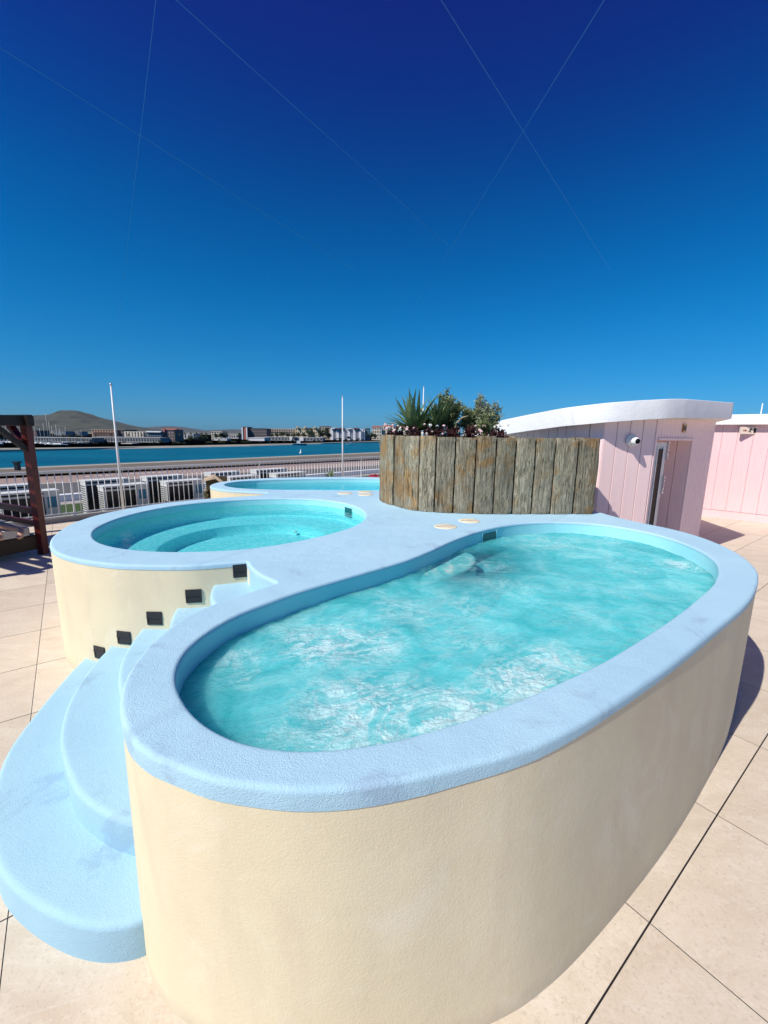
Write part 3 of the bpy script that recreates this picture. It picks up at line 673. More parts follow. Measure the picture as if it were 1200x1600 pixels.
# ------------------------------------------------------------------ condensers
def condenser(t, n, w, z1, label, dup=None):
    a = rail_pt(t, n); z0 = -.33
    root = empty('air_conditioner', (a.x, a.y, z0), math.atan2(RD.y, RD.x), label=label, cat='air conditioner', group='white outdoor condensers beyond the railing')
    h = z1 - z0; d = .42
    c = MB(); c.box((w / 2, d / 2, h - .02), (w + .02, d + .02, .04)); c.box((w / 2, d / 2, .06), (w, d, .12)); c.box((.015, d / 2, h / 2), (.03, d, h - .05)); c.box((w - .14, d / 2, h / 2), (.28, d, h - .05)); c.box((w / 2, d - .01, h / 2), (w, .02, h - .05))
    c.box((w / 2 - .13, .02, h - .11), (w - .30, .03, .05))
    c.build('casing', M['white_dirty'], root)
    MB().box((w / 2 - .13, .12, h / 2 + .02), (w - .32, .02, h - .18)).build('dark_interior', M['dark'], root)
    nf = 2; fw = (w - .3)
    for k in range(nf):
        cx = .03 + fw * (k + .5) / nf; r_ = min(fw / nf, h - .25) * .46
        g = MB()
        for rr in (r_, r_ * .78, r_ * .56, r_ * .34):
            g.tube([(cx + rr * math.cos(q), .03, h / 2 + rr * math.sin(q)) for q in [2 * PI * j / 20 for j in range(21)]], .004, 4, False)
        for j in range(16):
            q = 2 * PI * j / 16; g.tube([(cx + .06 * math.cos(q), .03, h / 2 + .06 * math.sin(q)), (cx + r_ * math.cos(q + .35), .03, h / 2 + r_ * math.sin(q + .35))], .003, 4, False)
        g.lathe((cx, .03, h / 2), [(.05, 0), (.05, .012), (.01, .018)], 12, '-y')
        g.build('fan_grille', M['dark'], root)
    MB().box((w - .15, -.004, h * .72), (.17, .006, h * .26)).build('rating_label', M['label_teal'], root)
    MB().box((w - .15, -.004, h * .35), (.12, .006, .10)).build('service_panel', M['concrete'], root)
    s_ = MB()
    for k in range(12): s_.box((-.006, d / 2, .2 + (h - .35) * k / 11), (.008, d * .85, .02))
    s_.build('side_louvres', M['dark'], root)
    for x in (.12, w - .12): MB().box((x, d / 2, -.02), (.06, d + .1, .05)).build('foot', M['concrete'], root)
AC = [(-1.0, 'leftmost condenser beyond the railing, half hidden by the timber daybed post'), (.93, 'condenser beyond the railing right behind the nearest flagpole'), (2.45, 'condenser beyond the railing just left of the third pool'),
      (4.35, 'condenser whose top shows over the left end of the third pool'), (6.05, 'condenser whose top shows over the middle of the third pool')]
for i, (t, l) in enumerate(AC):
    condenser(t, .62, 1.04 if i < 4 else 1.3, .63, l)
    condenser(t - .12, 1.6, 1.04 if i < 4 else 1.3, .70, ['condenser of the second row at the far left end', 'second row condenser behind the nearest flagpole', 'second row condenser just left of the third pool', 'second row condenser over the left end of the third pool', 'second row condenser over the middle of the third pool'][i])

# lower roof with turf
def band(name, n0, n1, z, mat, t0=-30, t1=40):
    P = [rail_pt(t0, n0), rail_pt(t1, n0), rail_pt(t1, n1), rail_pt(t0, n1)]
    o = MB().add([(q.x, q.y, z) for q in P], [(0, 1, 2, 3)]).build(name, mat); return tag(o, kind='structure')
band('turf', .145, 5.0, -.36, M['turf']); band('path', 5.0, 5.7, -.35, M['concrete'])
mb = MB(); a, b = rail_pt(-30, 5.85), rail_pt(40, 5.85); mb.beam((a.x, a.y, -.24), (b.x, b.y, -.24), .30, .22); o = mb.build('lower_roof_upstand', M['white']); tag(o, 'white upstand along the far edge of the lower turf roof', 'wall')
band('lower_building_edge', 5.995, 6.0, -.36, M['concrete'])

# ------------------------------------------------------------------ airfield, sea, far land
GZ = -8.0
def ln(px, py): q = gp(px, py, GZ); return Vector((q.x, q.y))
def strip(name, near, far, z, mat, ext=(-260, 700)):
    (a, b), (c, d) = near, far
    def e(p, q, s_, t_): v = (q - p).normalized(); return p + v * s_, p + v * t_
    a2, b2 = e(a, b, *ext); c2, d2 = e(c, d, *ext)
    o = MB().add([(q.x, q.y, z) for q in (a2, b2, d2, c2)], [(0, 1, 2, 3)]).build(name, mat); return tag(o, kind='structure')
n_pb = (ln(0, 760), ln(590, 727)); n_pt = (ln(0, 744), ln(590, 717)); n_sh = (ln(0, 733.5), ln(590, 708)); n_w = (ln(0, 731.5), ln(590, 706.5))
_t = (n_w[1] - n_w[0]).normalized(); _p = Vector((_t.y, -_t.x)) * 500
strip('ground', (n_w[0] + _p, n_w[1] + _p), n_w, -8.012, M['asphalt'], (-700, 1500))
strip('runway_apron', n_pb, n_pt, -8.006, M['pinkapron']); strip('verge', n_pt, n_sh, -8.006, M['brownstrip']); strip('shore_edge', n_sh, n_w, -8.004, M['shorestone'])
def painted(a, b, w, name='painted_line'):
    a = ln(*a); b = ln(*b); t = (b - a).normalized(); n_ = Vector((-t.y, t.x)) * w / 2
    return tag(MB().add([(q.x, q.y, -7.99) for q in (a - n_, b - n_, b + n_, a + n_)], [(0, 1, 2, 3)]).build(name, M['linepaint']), kind='structure')
for k in range(8): painted((131 + k * 16.6, 744.6 - k * .93), (131 + k * 16.6 + 12, 744.6 - k * .93 - .65), .9)
painted((0, 759.4), (160, 750.5), .5); painted((160, 750.5), (330, 738.5), .5); painted((330, 738.5), (590, 726.5), .5)
# runway marker post and marks
q = ln(28, 735); r_ = empty('marker_post', (q.x, q.y, GZ), label='dark short marker post at the water edge beyond the airfield', cat='post')
MB().box((0, 0, .9), (.9, .9, 1.8)).build('post', M['dark'], r_); MB().box((0, 0, 2.0), (1.3, 1.3, .4)).build('cap', M['dark'], r_)
# low hoarding lines on the asphalt
# sea
o = MB().add([(-9000, -2000, -8.03), (9000, -2000, -8.03), (9000, 14000, -8.03), (-9000, 14000, -8.03)], [(0, 1, 2, 3)]).build('water', M['sea']); tag(o, kind='structure')
# far land with shore
shore_px = [(-500, 712), (-250, 708.5), (-100, 706), (0, 704), (75, 703.2), (150, 702), (240, 700), (320, 698.4), (390, 697), (450, 695), (500, 693.5), (545, 691.8), (590, 690), (700, 687.6), (850, 684), (1000, 681), (1300, 675)]
sp_ = [ln(*p) for p in shore_px]
for i in range(1, len(sp_)):
    if sp_[i].length > 3000: sp_[i] = sp_[i].normalized() * 3000
n = len(sp_); far_ = [q.normalized() * 12500 for q in sp_]
mb = MB(); mb.add([(q.x, q.y, -7.2) for q in sp_] + [(q.x, q.y, -7.2) for q in far_], [(k, k + 1, n + k + 1, n + k) for k in range(n - 1)])
mb.add([(q.x, q.y, -8.03) for q in sp_] + [(q.x, q.y, -7.2) for q in sp_], [(k, k + 1, n + k + 1, n + k) for k in range(n - 1)])
tag(fix_normals(mb.build('terrain', M['land'])), kind='structure')
# sandy shore strip
mb = MB(); off = []
for q in sp_: off.append(q + q.normalized() * (5 + q.length * .012))
mb.add([(q.x, q.y, -7.15) for q in sp_] + [(q.x, q.y, -7.12) for q in off], [(k, k + 1, n + k + 1, n + k) for k in range(n - 1)])
mb.add([(q.x - q.x/q.length*2.5, q.y - q.y/q.length*2.5, -8.02) for q in sp_] + [(q.x, q.y, -7.15) for q in sp_], [(k, k + 1, n + k + 1, n + k) for k in range(n - 1)])
tag(mb.build('shore_rocks', M['shorestone']), kind='structure')

# hills: ridge outline with real depth
def hill(name, prof, Y, depth, mat, seed):
    xs = [p[0] for p in prof]; ys = [p[1] for p in prof]; nx, ny = 140, 26; V = []; F = []
    for i in range(nx):
        px = xs[0] + (xs[-1] - xs[0]) * i / (nx - 1); py = np.interp(px, xs, ys)
        top = at(px, float(py), Y); base_z = -8
        for j in range(ny):
            u = j / (ny - 1) * 2 - 1   # -1 near foot .. +1 far foot
            s_ = max(0, math.cos(u * PI / 2)) ** .9
            k = 1 + u * depth / Y
            x, y = top.x * k, top.y * k
            nz = noise.fractal(Vector((x * .0016 + seed, y * .0016, 0)), .9, 2.1, 6)
            H_ = (top.z - base_z)
            z = base_z + H_ * s_ * (1 - abs(u) * .18 + (.26 * nz * min(1, abs(u) * 3))) + H_ * .012 * nz
            V.append((x, y, z))
    for i in range(nx - 1):
        for j in range(ny - 1): a = i * ny + j; F.append((a, a + ny, a + ny + 1, a + 1))
    o = MB().add(V, F, True).build(name, mat); return tag(o, kind='structure')
hill('hill', [(-420, 684), (-300, 668), (-160, 655), (-60, 652), (0, 654), (30, 653), (46, 650.5), (60, 649.5), (75, 649.8), (88, 646), (98, 644.5), (110, 643.6), (122, 645), (132, 647.5), (150, 651.5), (170, 656), (185, 660), (200, 663.5), (215, 666.5), (235, 669.5), (260, 673), (290, 680), (330, 688)], 4200, 1500, M['hill'], 3)
hill('hill', [(120, 686), (180, 675), (215, 669), (245, 666.8), (262, 666.2), (285, 667.5), (305, 670), (320, 672.5), (345, 671.5), (365, 671), (400, 672), (440, 673.5), (500, 676), (560, 680)], 7500, 2200, M['hill2'], 9)

# ------------------------------------------------------------------ far town
bcol = {}
def bmat(c, rough=.8):
    k = tuple(round(x, 3) for x in c)
    if k not in bcol: bcol[k] = simple('render_%02d' % len(bcol), c, rough, .06, .1)
    return bcol[k]
GLASS = simple('window_dark', (.05, .065, .08), .3, .2, .3); ROOFRED = bmat((.34, .11, .07)); 
def zfix(Y): return max(.02, Y / 655)
def building(name, label, px0, px1, ytop, Y, wall, depth=18, floors=4, bays=6, roofc=None, side=None, wincol=None, extras=(), cat='building', group=None, ybase=None, win_w=.5):
    a = at(px0, ytop, Y); b = at(px1, ytop, Y); zt = (a.z + b.z) / 2; z0 = -7.2
    w = (b - a).x; h = zt - z0; root = empty(name, (a.x, Y, z0), label=label, cat=cat, group=group)
    MB().box((w / 2, depth / 2, h / 2), (w, depth, h)).build('wall', bmat(wall), root)
    rf = MB(); rf.box((w / 2, depth / 2, h + .25), (w + .6, depth + .6, .5))
    if roofc == 'red':
        rf = MB(); hr = h * .12; rf.add([(-.4, -.4, h), (w + .4, -.4, h), (w + .4, depth + .4, h), (-.4, depth + .4, h), (w * .08, depth / 2, h + hr), (w * .92, depth / 2, h + hr)], [(0, 1, 5, 4), (1, 2, 5), (2, 3, 4, 5), (3, 0, 4), (0, 3, 2, 1)])
        rf.build('roof', ROOFRED, root)
    else: rf.build('roof', bmat(roofc or wall), root)
    wm_ = bmat(wincol) if wincol else GLASS
    if floors:
        fh = h / floors; ww = w / bays
        base = None
        for i in range(floors):
            for j in range(bays):
                if base is None:
                    base = MB().box((0, -.06, 0), (ww * win_w, .3, fh * .45)).build('window', wm_, root); o = base
                else: o = base.copy(); C.objects.link(o); o.parent = root
                o.location = ((j + .5) * ww, 0, (i + .55) * fh)
    for kind, x0, x1, z0_, z1_, dy, c_ in extras:   # fractions of the facade
        MB().box((w * (x0 + x1) / 2, -dy / 2 + .02, h * (z0_ + z1_) / 2), (w * (x1 - x0), dy, h * (z1_ - z0_))).build(kind, bmat(c_), root)
    return root
SAL = (.56, .36, .25); CRM = (.62, .55, .42); WHT = (.74, .75, .76); GRY = (.30, .31, .31); BEI = (.50, .43, .34)
balc = lambda n_, c_, dy=1.2: [('balcony', .04, .96, (k + .92) / (n_ + 1), (k + .99) / (n_ + 1), dy, c_) for k in range(n_)]
building('apartment_block', 'long salmon apartment block right of the mountain foot, crossed by the nearest flagpole', 143, 181, 672, 420, SAL, 22, 4, 9, None, extras=balc(4, (.62, .44, .34)))
building('apartment_block', 'end block coloured grey brown for the shaded side of the long salmon apartment block', 181.5, 194, 672, 424, (.20, .165, .15), 22, 4, 3, None)  # shaded end of the salmon block, shade put into the wall colour
building('apartment_block', 'cream apartment block with pale vertical bays beside the grey office', 195, 227, 675, 400, CRM, 18, 3, 8, None, extras=[('bay', .02 + k / 7, .08 + k / 7, 0, 1.04, 1.6, (.78, .72, .62)) for k in range(7)])
building('office_block', 'grey blue glass office with white roof edge between cream flats and red roofed block', 229, 252, 674.5, 390, (.22, .26, .27), 18, 3, 8, WHT, extras=[('roof_fascia', 0, 1, .93, 1.02, 1.5, (.72, .73, .74))])
building('apartment_block', 'dark reddish block with red roof standing right of the grey glass office', 252.5, 272, 671.5, 395, (.27, .20, .18), 18, 4, 5, 'red', extras=[('stair_tower', .18, .30, 0, 1.12, 1.5, (.45, .16, .12))])
building('warehouse', 'low long white warehouse roof behind the palm trees', 272, 302, 678, 520, (.58, .58, .56), 20, 1, 6, (.68, .70, .72))
building('apartment_block', 'small cream block with a tower corner left of the striped red tower', 330, 346, 674.5, 480, (.62, .57, .45), 18, 4, 4, None)
building('town_houses', 'low pale rooftops below the far hills left of the red tower', 346, 372, 679, 620, (.52, .50, .46), 20, 1, 7, None)
building('tower_block', 'tall red and white striped end tower of the long grey block', 377.5, 386.5, 667.5, 560, (.50, .17, .12), 20, 6, 2, (.03, .035, .04), extras=[('white_pier', .0, .22, 0, 1, 1., WHT), ('white_pier', .78, .98, 0, 1, 1., WHT)])
building('long_block', 'long brown grey slab block with horizontal bands right of the striped tower', 387, 416.5, 669.8, 565, (.19, .15, .14), 24, 4, 10, (.05, .05, .055))
building('long_block', 'long beige slab block with thin brown bands in the middle of the far town', 416.8, 461, 670, 600, BEI, 24, 3, 12, (.60, .60, .58), extras=[('band', 0, 1, .70, .76, .8, (.36, .25, .2))])
building('apartment_block', 'yellow cream apartment block with stepped roof between the trees', 461.5, 481, 668.8, 590, (.66, .54, .34), 20, 4, 6, None, extras=[('roof_turret', .15, .27, 1, 1.14, 3, (.66, .54, .34)), ('roof_turret', .75, .86, 1, 1.16, 3, (.7, .6, .4))])
building('apartment_block', 'second yellow cream block just left of the white flats', 487, 498, 668.8, 600, (.66, .55, .36), 20, 4, 4, None, extras=[('roof_turret', .4, .6, 1, 1.14, 3, (.66, .54, .34))])
building('apartment_block', 'brown roofed cream block peeping out left of the white flats', 499, 515, 666.5, 640, (.52, .44, .32), 20, 4, 4, (.12, .07, .07))
building('storage_hall', 'plain bright white hall at the shore in front of the striped tower', 388, 413, 684.5, 480, (.80, .80, .80), 25, 0, 0, (.7, .7, .7))
building('long_shed', 'long grey shed with two white panels along the shore', 414, 504, 683.6, 520, (.30, .31, .32), 22, 1, 18, (.5, .5, .5), extras=[('white_panel', .43, .475, 0, 1, 1., (.8, .8, .8)), ('white_panel', .60, .67, 0, 1, 1., (.8, .8, .8))])
building('shed', 'small white roofed shed at the water left of the white hall', 334, 341, 685, 470, (.7, .68, .6), 12, 0, 0, (.75, .73, .66))
building('shed', 'second small white roofed shed nearer the white hall', 344, 354.5, 685.5, 470, (.66, .66, .62), 12, 0, 0, (.78, .78, .75))
# white flats: stepped volumes in one building
wf = building('apartment_block', 'large bright white block of flats behind the second flagpole', 516, 570, 670.5, 640, (.78, .78, .80), 30, 5, 13, (.74, .74, .76), win_w=.42,
    extras=[('roof_turret', .04, .20, 1, 1.10, 5, (.76, .76, .79)), ('roof_turret', .30, .42, 1, 1.12, 5, (.15, .07, .08)), ('roof_turret', .50, .62, 1, 1.09, 5, (.78, .78, .8)), ('roof_turret', .68, .84, 1, 1.13, 5, (.17, .08, .09)), ('roof_turret', .14, .30, 1, 1.08, 6, (.18, .08, .09))] + balc(5, (.8, .8, .82), 2.2) + [('bay', .02 + k / 6.2, .09 + k / 6.2, 0, .97, 3., (.8, .8, .82)) for k in range(6)])
building('apartment_block', 'narrow end block coloured teal for the shaded right side of the white flats', 570.3, 577, 668.8, 655, (.11, .24, .29), 30, 5, 3, (.3, .42, .46))  # shaded flank of the white flats, its shade painted as a teal wall
building('apartment_block', 'cream apartment block with red roofs left of the planter flowers', 581, 596, 667.5, 700, (.70, .62, .50), 24, 4, 4, 'red')
building('apartment_block', 'second cream block with red roofs hidden partly by the planter flowers', 597, 616, 666.5, 720, (.58, .52, .44), 24, 4, 6, 'red', extras=[('bay', .1 + k / 4, .18 + k / 4, 0, 1.04, 2, (.72, .66, .56)) for k in range(4)])
building('apartment_block', 'cream red roofed block directly behind the spiky plant', 618, 640, 668, 730, (.6, .54, .45), 24, 4, 6, 'red')
# left port
building('apartment_block', 'dull red brown block behind the boat masts right of the timber post', 42, 57, 673, 500, (.24, .15, .13), 20, 4, 4, (.15, .1, .1))
building('quay_building', 'long low pale grey arcade building along the left quay', 45, 143, 684.5, 330, (.36, .35, .33), 14, 1, 22, (.42, .42, .40))
building('quay_building', 'long low grey arcade building below the cream flats', 146, 250, 684, 345, (.33, .33, .32), 14, 1, 24, (.4, .4, .4))
building('tower_block', 'tiny grey apartment towers at the mountain foot between the masts', 84, 101, 674, 700, (.33, .34, .35), 20, 4, 5, None)
building('tower_block', 'tiny grey twin block at the mountain foot right of the masts', 112, 124, 674.5, 720, (.31, .32, .33), 20, 4, 4, None)
building('quay_shed', 'pink and white awnings of the harbour bars on the left quay', 96, 142, 697, 262, (.42, .28, .25), 8, 1, 9, (.5, .4, .36))
building('quay_shed', 'low pale red kiosk row at the shore under the cream flats', 190, 206, 693.5, 300, (.42, .3, .26), 8, 1, 3, (.6, .55, .5))

# far trees
def leafmat(name, c, c2, trans=.25):
    m, n, N, L, B = new_mat(name)
    oi = N.new('ShaderNodeTexCoord').outputs['Object']
    f = tnoise(N, L, oi, 9, 3); a = ramp(N, L, f, [(.35, c2), (.65, c)]); L.new(a, B.inputs['Base Color']); B.inputs['Roughness'].default_value = .55
    B.inputs['Specular IOR Level'].default_value = .35
    return m
M['leaf_far'] = leafmat('far_foliage', (.075, .10, .04), (.035, .052, .022))
M['leaf_palm'] = leafmat('palm_foliage', (.05, .07, .025), (.025, .035, .015))
M['bark'] = simple('bark', (.14, .10, .065), .9, .2, 8)
def leaf_cloud(mb, blobs, n, size, seed, flat=.5, aspect=1.6):
    rr = random.Random(seed)
    for k in range(n):
        bx, by, bz, br, bh = rr.choice(blobs)
        while True:
            p = Vector((rr.uniform(-1, 1), rr.uniform(-1, 1), rr.uniform(-1, 1)))
            if .25 < p.length < 1: break
        c = Vector((bx + p.x * br, by + p.y * br, bz + p.z * bh))
        s = size * rr.uniform(.6, 1.3); d = (p + Vector((rr.uniform(-1, 1), rr.uniform(-1, 1), rr.uniform(-.6, 1)))).normalized()
        t = d.cross(Vector((rr.uniform(-1, 1), rr.uniform(-1, 1), rr.uniform(-1, 1)))).normalized()
        mb.add([c - d * s * aspect * .5, c + t * s * .35, c + d * s * aspect * .5, c - t * s * .35], [(0, 1, 2, 3)])
protos = []
for v in range(3):
    root = empty('tree', (0, 0, 0)); rr = random.Random(40 + v)
    MB().tube([(0, 0, 0), (.1, 0, 2.2), (.1, .1, 4)], [.28, .2, .1], 6).build('trunk', M['bark'], root)
    blobs = [(rr.uniform(-1.8, 1.8), rr.uniform(-1.5, 1.5), rr.uniform(2.6, 5.2), rr.uniform(1.1, 1.9), rr.uniform(.9, 1.5)) for _ in range(8)]
    m_ = MB(); leaf_cloud(m_, blobs, 420, .75, v); m_.build('crown', M['leaf_far'], root); protos.append(root)
def place_tree(px, py_base, hpx, Y, label, group, v, wx=1.):
    o = copy_tree(protos[v]) ; q = at(px, py_base, Y); s = hpx * Y / 655 / 6.2
    o.location = (q.x, Y, q.z); o.scale = (s * wx, s * wx, s); o.rotation_euler = (0, 0, random.uniform(0, 6)); tag(o, label, 'tree', group)
G1 = 'dark bushes along the far shore'
for i, (px, h, wx) in enumerate([(276, 7, 1.8), (288, 5, 1.5), (328, 6.5, 2.2), (346, 6, 1.6), (365, 6, 1.8), (380, 6, 1.3), (388, 7, 1.), (405, 5, .8), (421, 4, 1.2), (432, 5, 1.), (446, 4.5, 1.4), (462, 4, 1.5), (478, 4, 1.2), (490, 4, 2.0), (498, 4, 1.6)]):
    sy = np.interp(px, [0, 150, 240, 390, 500, 590], [701.5, 699.5, 697, 694, 691.2, 688.3]); Yd = {0: 300}
    place_tree(px, sy, h, float(np.interp(px, [0, 240, 390, 500, 590], [230, 300, 400, 470, 600])), 'dark rounded bush on the far shore below the long sheds', G1, i % 3, wx)
G2 = 'dark trees between the far apartment blocks'
for i, (px, y, h, wx) in enumerate([(302, 690, 9, 1.4), (312, 689, 8, 1.4), (320, 690, 9, 1.2), (296, 690, 7, 1.2), (338, 686, 9, 1.), (346, 686, 11, 1.), (352, 686, 10, 1.), (374, 686, 10, .8), (425, 684, 7, 1.), (434, 684, 8, 1.), (442, 684, 9.5, 1.1), (450, 684, 8, 1.1), (458, 684, 7, 1.2), (467, 684, 8, 1.2), (475, 684, 8, 1.3), (484, 684, 15, .7), (488, 684, 11, 1.), (500, 685, 16, .5), (505, 686, 15, .6), (511, 687, 20, .45), (514, 687, 12, .8), (578, 686, 10, 1.), (585, 686, 9, 1.1), (545, 687, 6, 1.2), (530, 688, 4, 2.), (560, 688, 3.5, 2.)]):
    place_tree(px, y, h, float(np.interp(px, [240, 390, 500, 590], [350, 475, 545, 620])), 'dark green tree growing between the far apartment blocks', G2, i % 3, wx)
G3 = 'dark bushes on the left quay'
for i in range(26):
    px = 4 + i * 10 + random.uniform(-3, 3)
    place_tree(px, float(np.interp(px, [0, 260], [698.5, 694])), random.uniform(3.5, 6), float(np.interp(px, [0, 150, 260], [275, 300, 330])), 'dark bush in the row along the left quay', G3, i % 3, random.uniform(.8, 1.8))
for p in protos:
    for ch in [x for x in C.objects if x.parent == p]: bpy.data.objects.remove(ch)
    bpy.data.objects.remove(p)
# palms
pp = empty('palm_tree', (0, 0, 0)); MB().tube([(0, 0, 0), (.1, 0, 4), (.15, 0, 7)], [.25, .18, .16], 6).build('trunk', M['bark'], pp)
m_ = MB()
for k in range(22):
    a = k * 2.4; e = random.uniform(-.3, 1.1); d = Vector((math.cos(a) * math.cos(e), math.sin(a) * math.cos(e), math.sin(e))); s_ = Vector((-math.sin(a), math.cos(a), 0)) * .28
    b0 = Vector((.15, 0, 7)); b1 = b0 + d * 1.4; b2 = b0 + d * 2.6 - Vector((0, 0, .9))
    m_.add([b0 - s_ * .4, b0 + s_ * .4, b1 + s_, b1 - s_, b2], [(0, 1, 2, 3), (3, 2, 4)])
m_.build('crown', M['leaf_palm'], pp)
xs_ = [100, 110, 122, 131, 151, 175, 202, 223, 275, 282, 290, 299, 308, 316, 323]
for i, px in enumerate(xs_):
    o = pp if i == 0 else copy_tree(pp); Y = float(np.interp(px, [0, 330], [285, 390])); q = at(px, 697, Y); s_ = (13 if px < 260 else 15) * Y / 655 / 9.
    o.location = (q.x, Y, -7.2); o.scale = (s_, s_, s_ * 1.05); tag(o, 'thin palm tree standing on the far promenade', 'palm tree', 'palms on the far promenade')

# sail boats, motor boats
def sailboat(px, py, Y, hm, label, group):
    q = at(px, py, Y); root = empty('sailboat', (q.x, Y, -8.0), random.uniform(0, 3), label=label, cat='sailboat', group=group)
    h = MB(); V = []; Fc = []
    prof = [(-4, .9), (-2, 1.4), (1, 1.5), (3, .9), (4.6, .05)]
    for x, w in prof: V += [(x, -w, 1.2), (x, -w * .6, 0), (x, w * .6, 0), (x, w, 1.2)]
    for i in range(4):
        for k in range(3): a = i * 4 + k; Fc.append((a, a + 4, a + 5, a + 1))
        Fc.append((i * 4, i * 4 + 3, i * 4 + 7, i * 4 + 4))
    Fc.append((0, 1, 2, 3)); h.add(V, Fc); h.build('hull', M['white_metal'], root)
    MB().box((-.5, 0, 1.5), (3, 1.6, .7)).build('cabin', M['white_metal'], root)
    MB().tube([(.5, 0, 1.2), (.5, 0, hm)], [.11, .07], 5).build('mast', M['white_dirty'], root)
    MB().tube([(.5, 0, 2.6), (-3, 0, 2.6)], .08, 5).build('boom', M['label_teal'], root)
for i, (px, hm) in enumerate([(2, 16), (7, 12), (11, 18), (14, 15), (18, 17), (24, 13), (58, 13), (66, 11), (72, 14), (76, 20), (80, 15), (83, 12), (90, 13), (95, 11), (104, 12), (128, 10)]):
    sailboat(px, 700, 262 + (i * 37) % 40, hm, 'moored sailboat with a bare thin mast at the left quay', 'sailboats moored at the left quay')
def motorboat(px, Y, L_, label, cabin, name='motor_boat', c='dark'):
    q = gp(px, 0 + np.interp(px, [460, 560], [699, 695]), -8); s_ = L_ / 8
    d = Vector((q.x, q.y)).normalized(); root = empty(name, (d.x * Y, d.y * Y, -8.0), .2, label=label, cat='boat'); root.scale = (s_, s_, s_)
    V = []; Fc = []
    for x, w in [(-4, 1.1), (-1, 1.4), (2, 1.2), (4.4, .05)]: V += [(x, -w, 1.1), (x, -w * .6, -.1), (x, w * .6, -.1), (x, w, 1.1)]
    for i in range(3):
        for k in range(3): a = i * 4 + k; Fc.append((a, a + 4, a + 5, a + 1))
        Fc.append((i * 4, i * 4 + 3, i * 4 + 7, i * 4 + 4))
    Fc.append((0, 1, 2, 3)); MB().add(V, Fc).build('hull', M['label_teal'] if c == 'dark' else M['white_metal'], root)
    MB().box((cabin, 0, 1.9), (2.2, 1.6, 1.5)).build('cabin', M['white_metal'] if c == 'dark' else M['label_teal'], root)
    MB().tube([(cabin, 0, 2.6), (cabin, 0, 4.4)], .06, 5).build('mast', M['dark'], root)
motorboat(468, 360, 11, 'dark blue motor boat on the water in front of the long shed', -.5)
motorboat(547, 400, 7, 'small grey boat on the water right of the second flagpole', .2, c='w')
q = gp(470, 708.5, -8); r_ = empty('buoy', (q.x, q.y, -8.0), label='tiny white buoy floating below the dark motor boat', cat='buoy'); MB().lathe((0, 0, 0), [(.3, -.2), (.8, .1), (.5, .7), (.15, 1.4), (.1, 2.2)], 10).build('float', M['white_metal'], r_)

# ------------------------------------------------------------------ sleeper planter
pl_px = [592.5, 602, 613, 629, 652, 677.5, 707.5, 739, 770, 800, 830.5, 860, 895, 931.5]
ply = [782.5, 787, 790, 795, 799, 801, 802.5, 803.5, 804, 804, 804, 804, 803.5, 804.5]
fr = [gp(x, y, TOP).to_2d() for x, y in zip(pl_px, ply)]
fr[-1] = Vector((2.70, 5.33)); 
fr += [Vector((2.74, 5.42)), Vector((2.70, 5.62)), Vector((2.60, 5.84)), Vector((2.44, 6.06)), Vector((2.26, 6.3)), Vector((2.02, 6.46)), Vector((1.76, 6.6)), Vector((1.48, 6.7)), Vector((1.2, 6.78)), Vector((.92, 6.82)), Vector((.64, 6.82)), Vector((.36, 6.76)), Vector((.1, 6.62)), Vector((-.05, 6.42))]
planter = empty('sleeper_planter', (0, 0, 0), label='curved planter wall of weathered upright timber sleepers on the blue deck', cat='planter')
nF = len(fr)
for i in range(nF):
    a, b = fr[i], fr[(i + 1) % nF]; t = (b - a).normalized(); inn = Vector((-t.y, t.x)); w = (b - a).length
    rr = random.Random(i * 5 + 1); gap = .010 + rr.random() * .005; zt = 1.985 + rr.uniform(-.012, .015); z0 = TOP + .004
    nz, nx = 26, 5; V = []; Fc = []; wob = [rr.uniform(-.004, .004) for _ in range(nz + 1)]
    jog = rr.uniform(-.010, .012)
    for j in range(nz + 1):
        z = z0 + (zt - z0) * j / nz
        for k in range(nx + 1):
            u = k / nx; x = gap + (w - 2 * gap) * u + (wob[j] if k in (0, nx) else 0)
            dep = -.002 + jog + .010 * noise.noise(Vector((i * 7 + x * 9, z * 5, i))) + (.012 if k in (0, nx) else 0) + (.006 if j in (0, nz) else 0)
            p = a + t * x + inn * dep; V.append((p.x, p.y, z))
    for j in range(nz):
        for k in range(nx): q = j * (nx + 1) + k; Fc.append((q, q + 1, q + nx + 2, q + nx + 1))
    nV = len(V)
    for j in (0, nz):
        pass
    # back face and sides
    bk = []
    for j in (0, nz):
        for x in (gap, w - gap): p = a + t * x + inn * .11; V.append((p.x, p.y, z0 if j == 0 else zt - .003)); bk.append(len(V) - 1)
    tl, trr = nz * (nx + 1), nz * (nx + 1) + nx
    Fc.append(tuple(list(range(tl, trr + 1)) + [bk[3], bk[2]]))
    Fc.append(tuple([j * (nx + 1) for j in range(nz, -1, -1)] + [bk[0], bk[2]]))
    Fc.append(tuple([j * (nx + 1) + nx for j in range(nz + 1)] + [bk[3], bk[1]])); Fc.append((bk[1], bk[0], bk[2], bk[3]))
    m_ = MB(); m_.add(V, Fc); m_.build('sleeper', M['sleeper'], planter)
so_ = offset(fr, -.06); tess = tessellate_polygon([[Vector((q.x, q.y, 0)) for q in so_]])
MB().add([(q.x, q.y, 1.90) for q in so_], [tuple(t) for t in tess]).build('soil', M['soil'], planter)
wallm = MB(); wallstrip(wallm, offset(fr, -.085), TOP, 1.93); wallm.build('inner_lining', M['dark2'], planter)

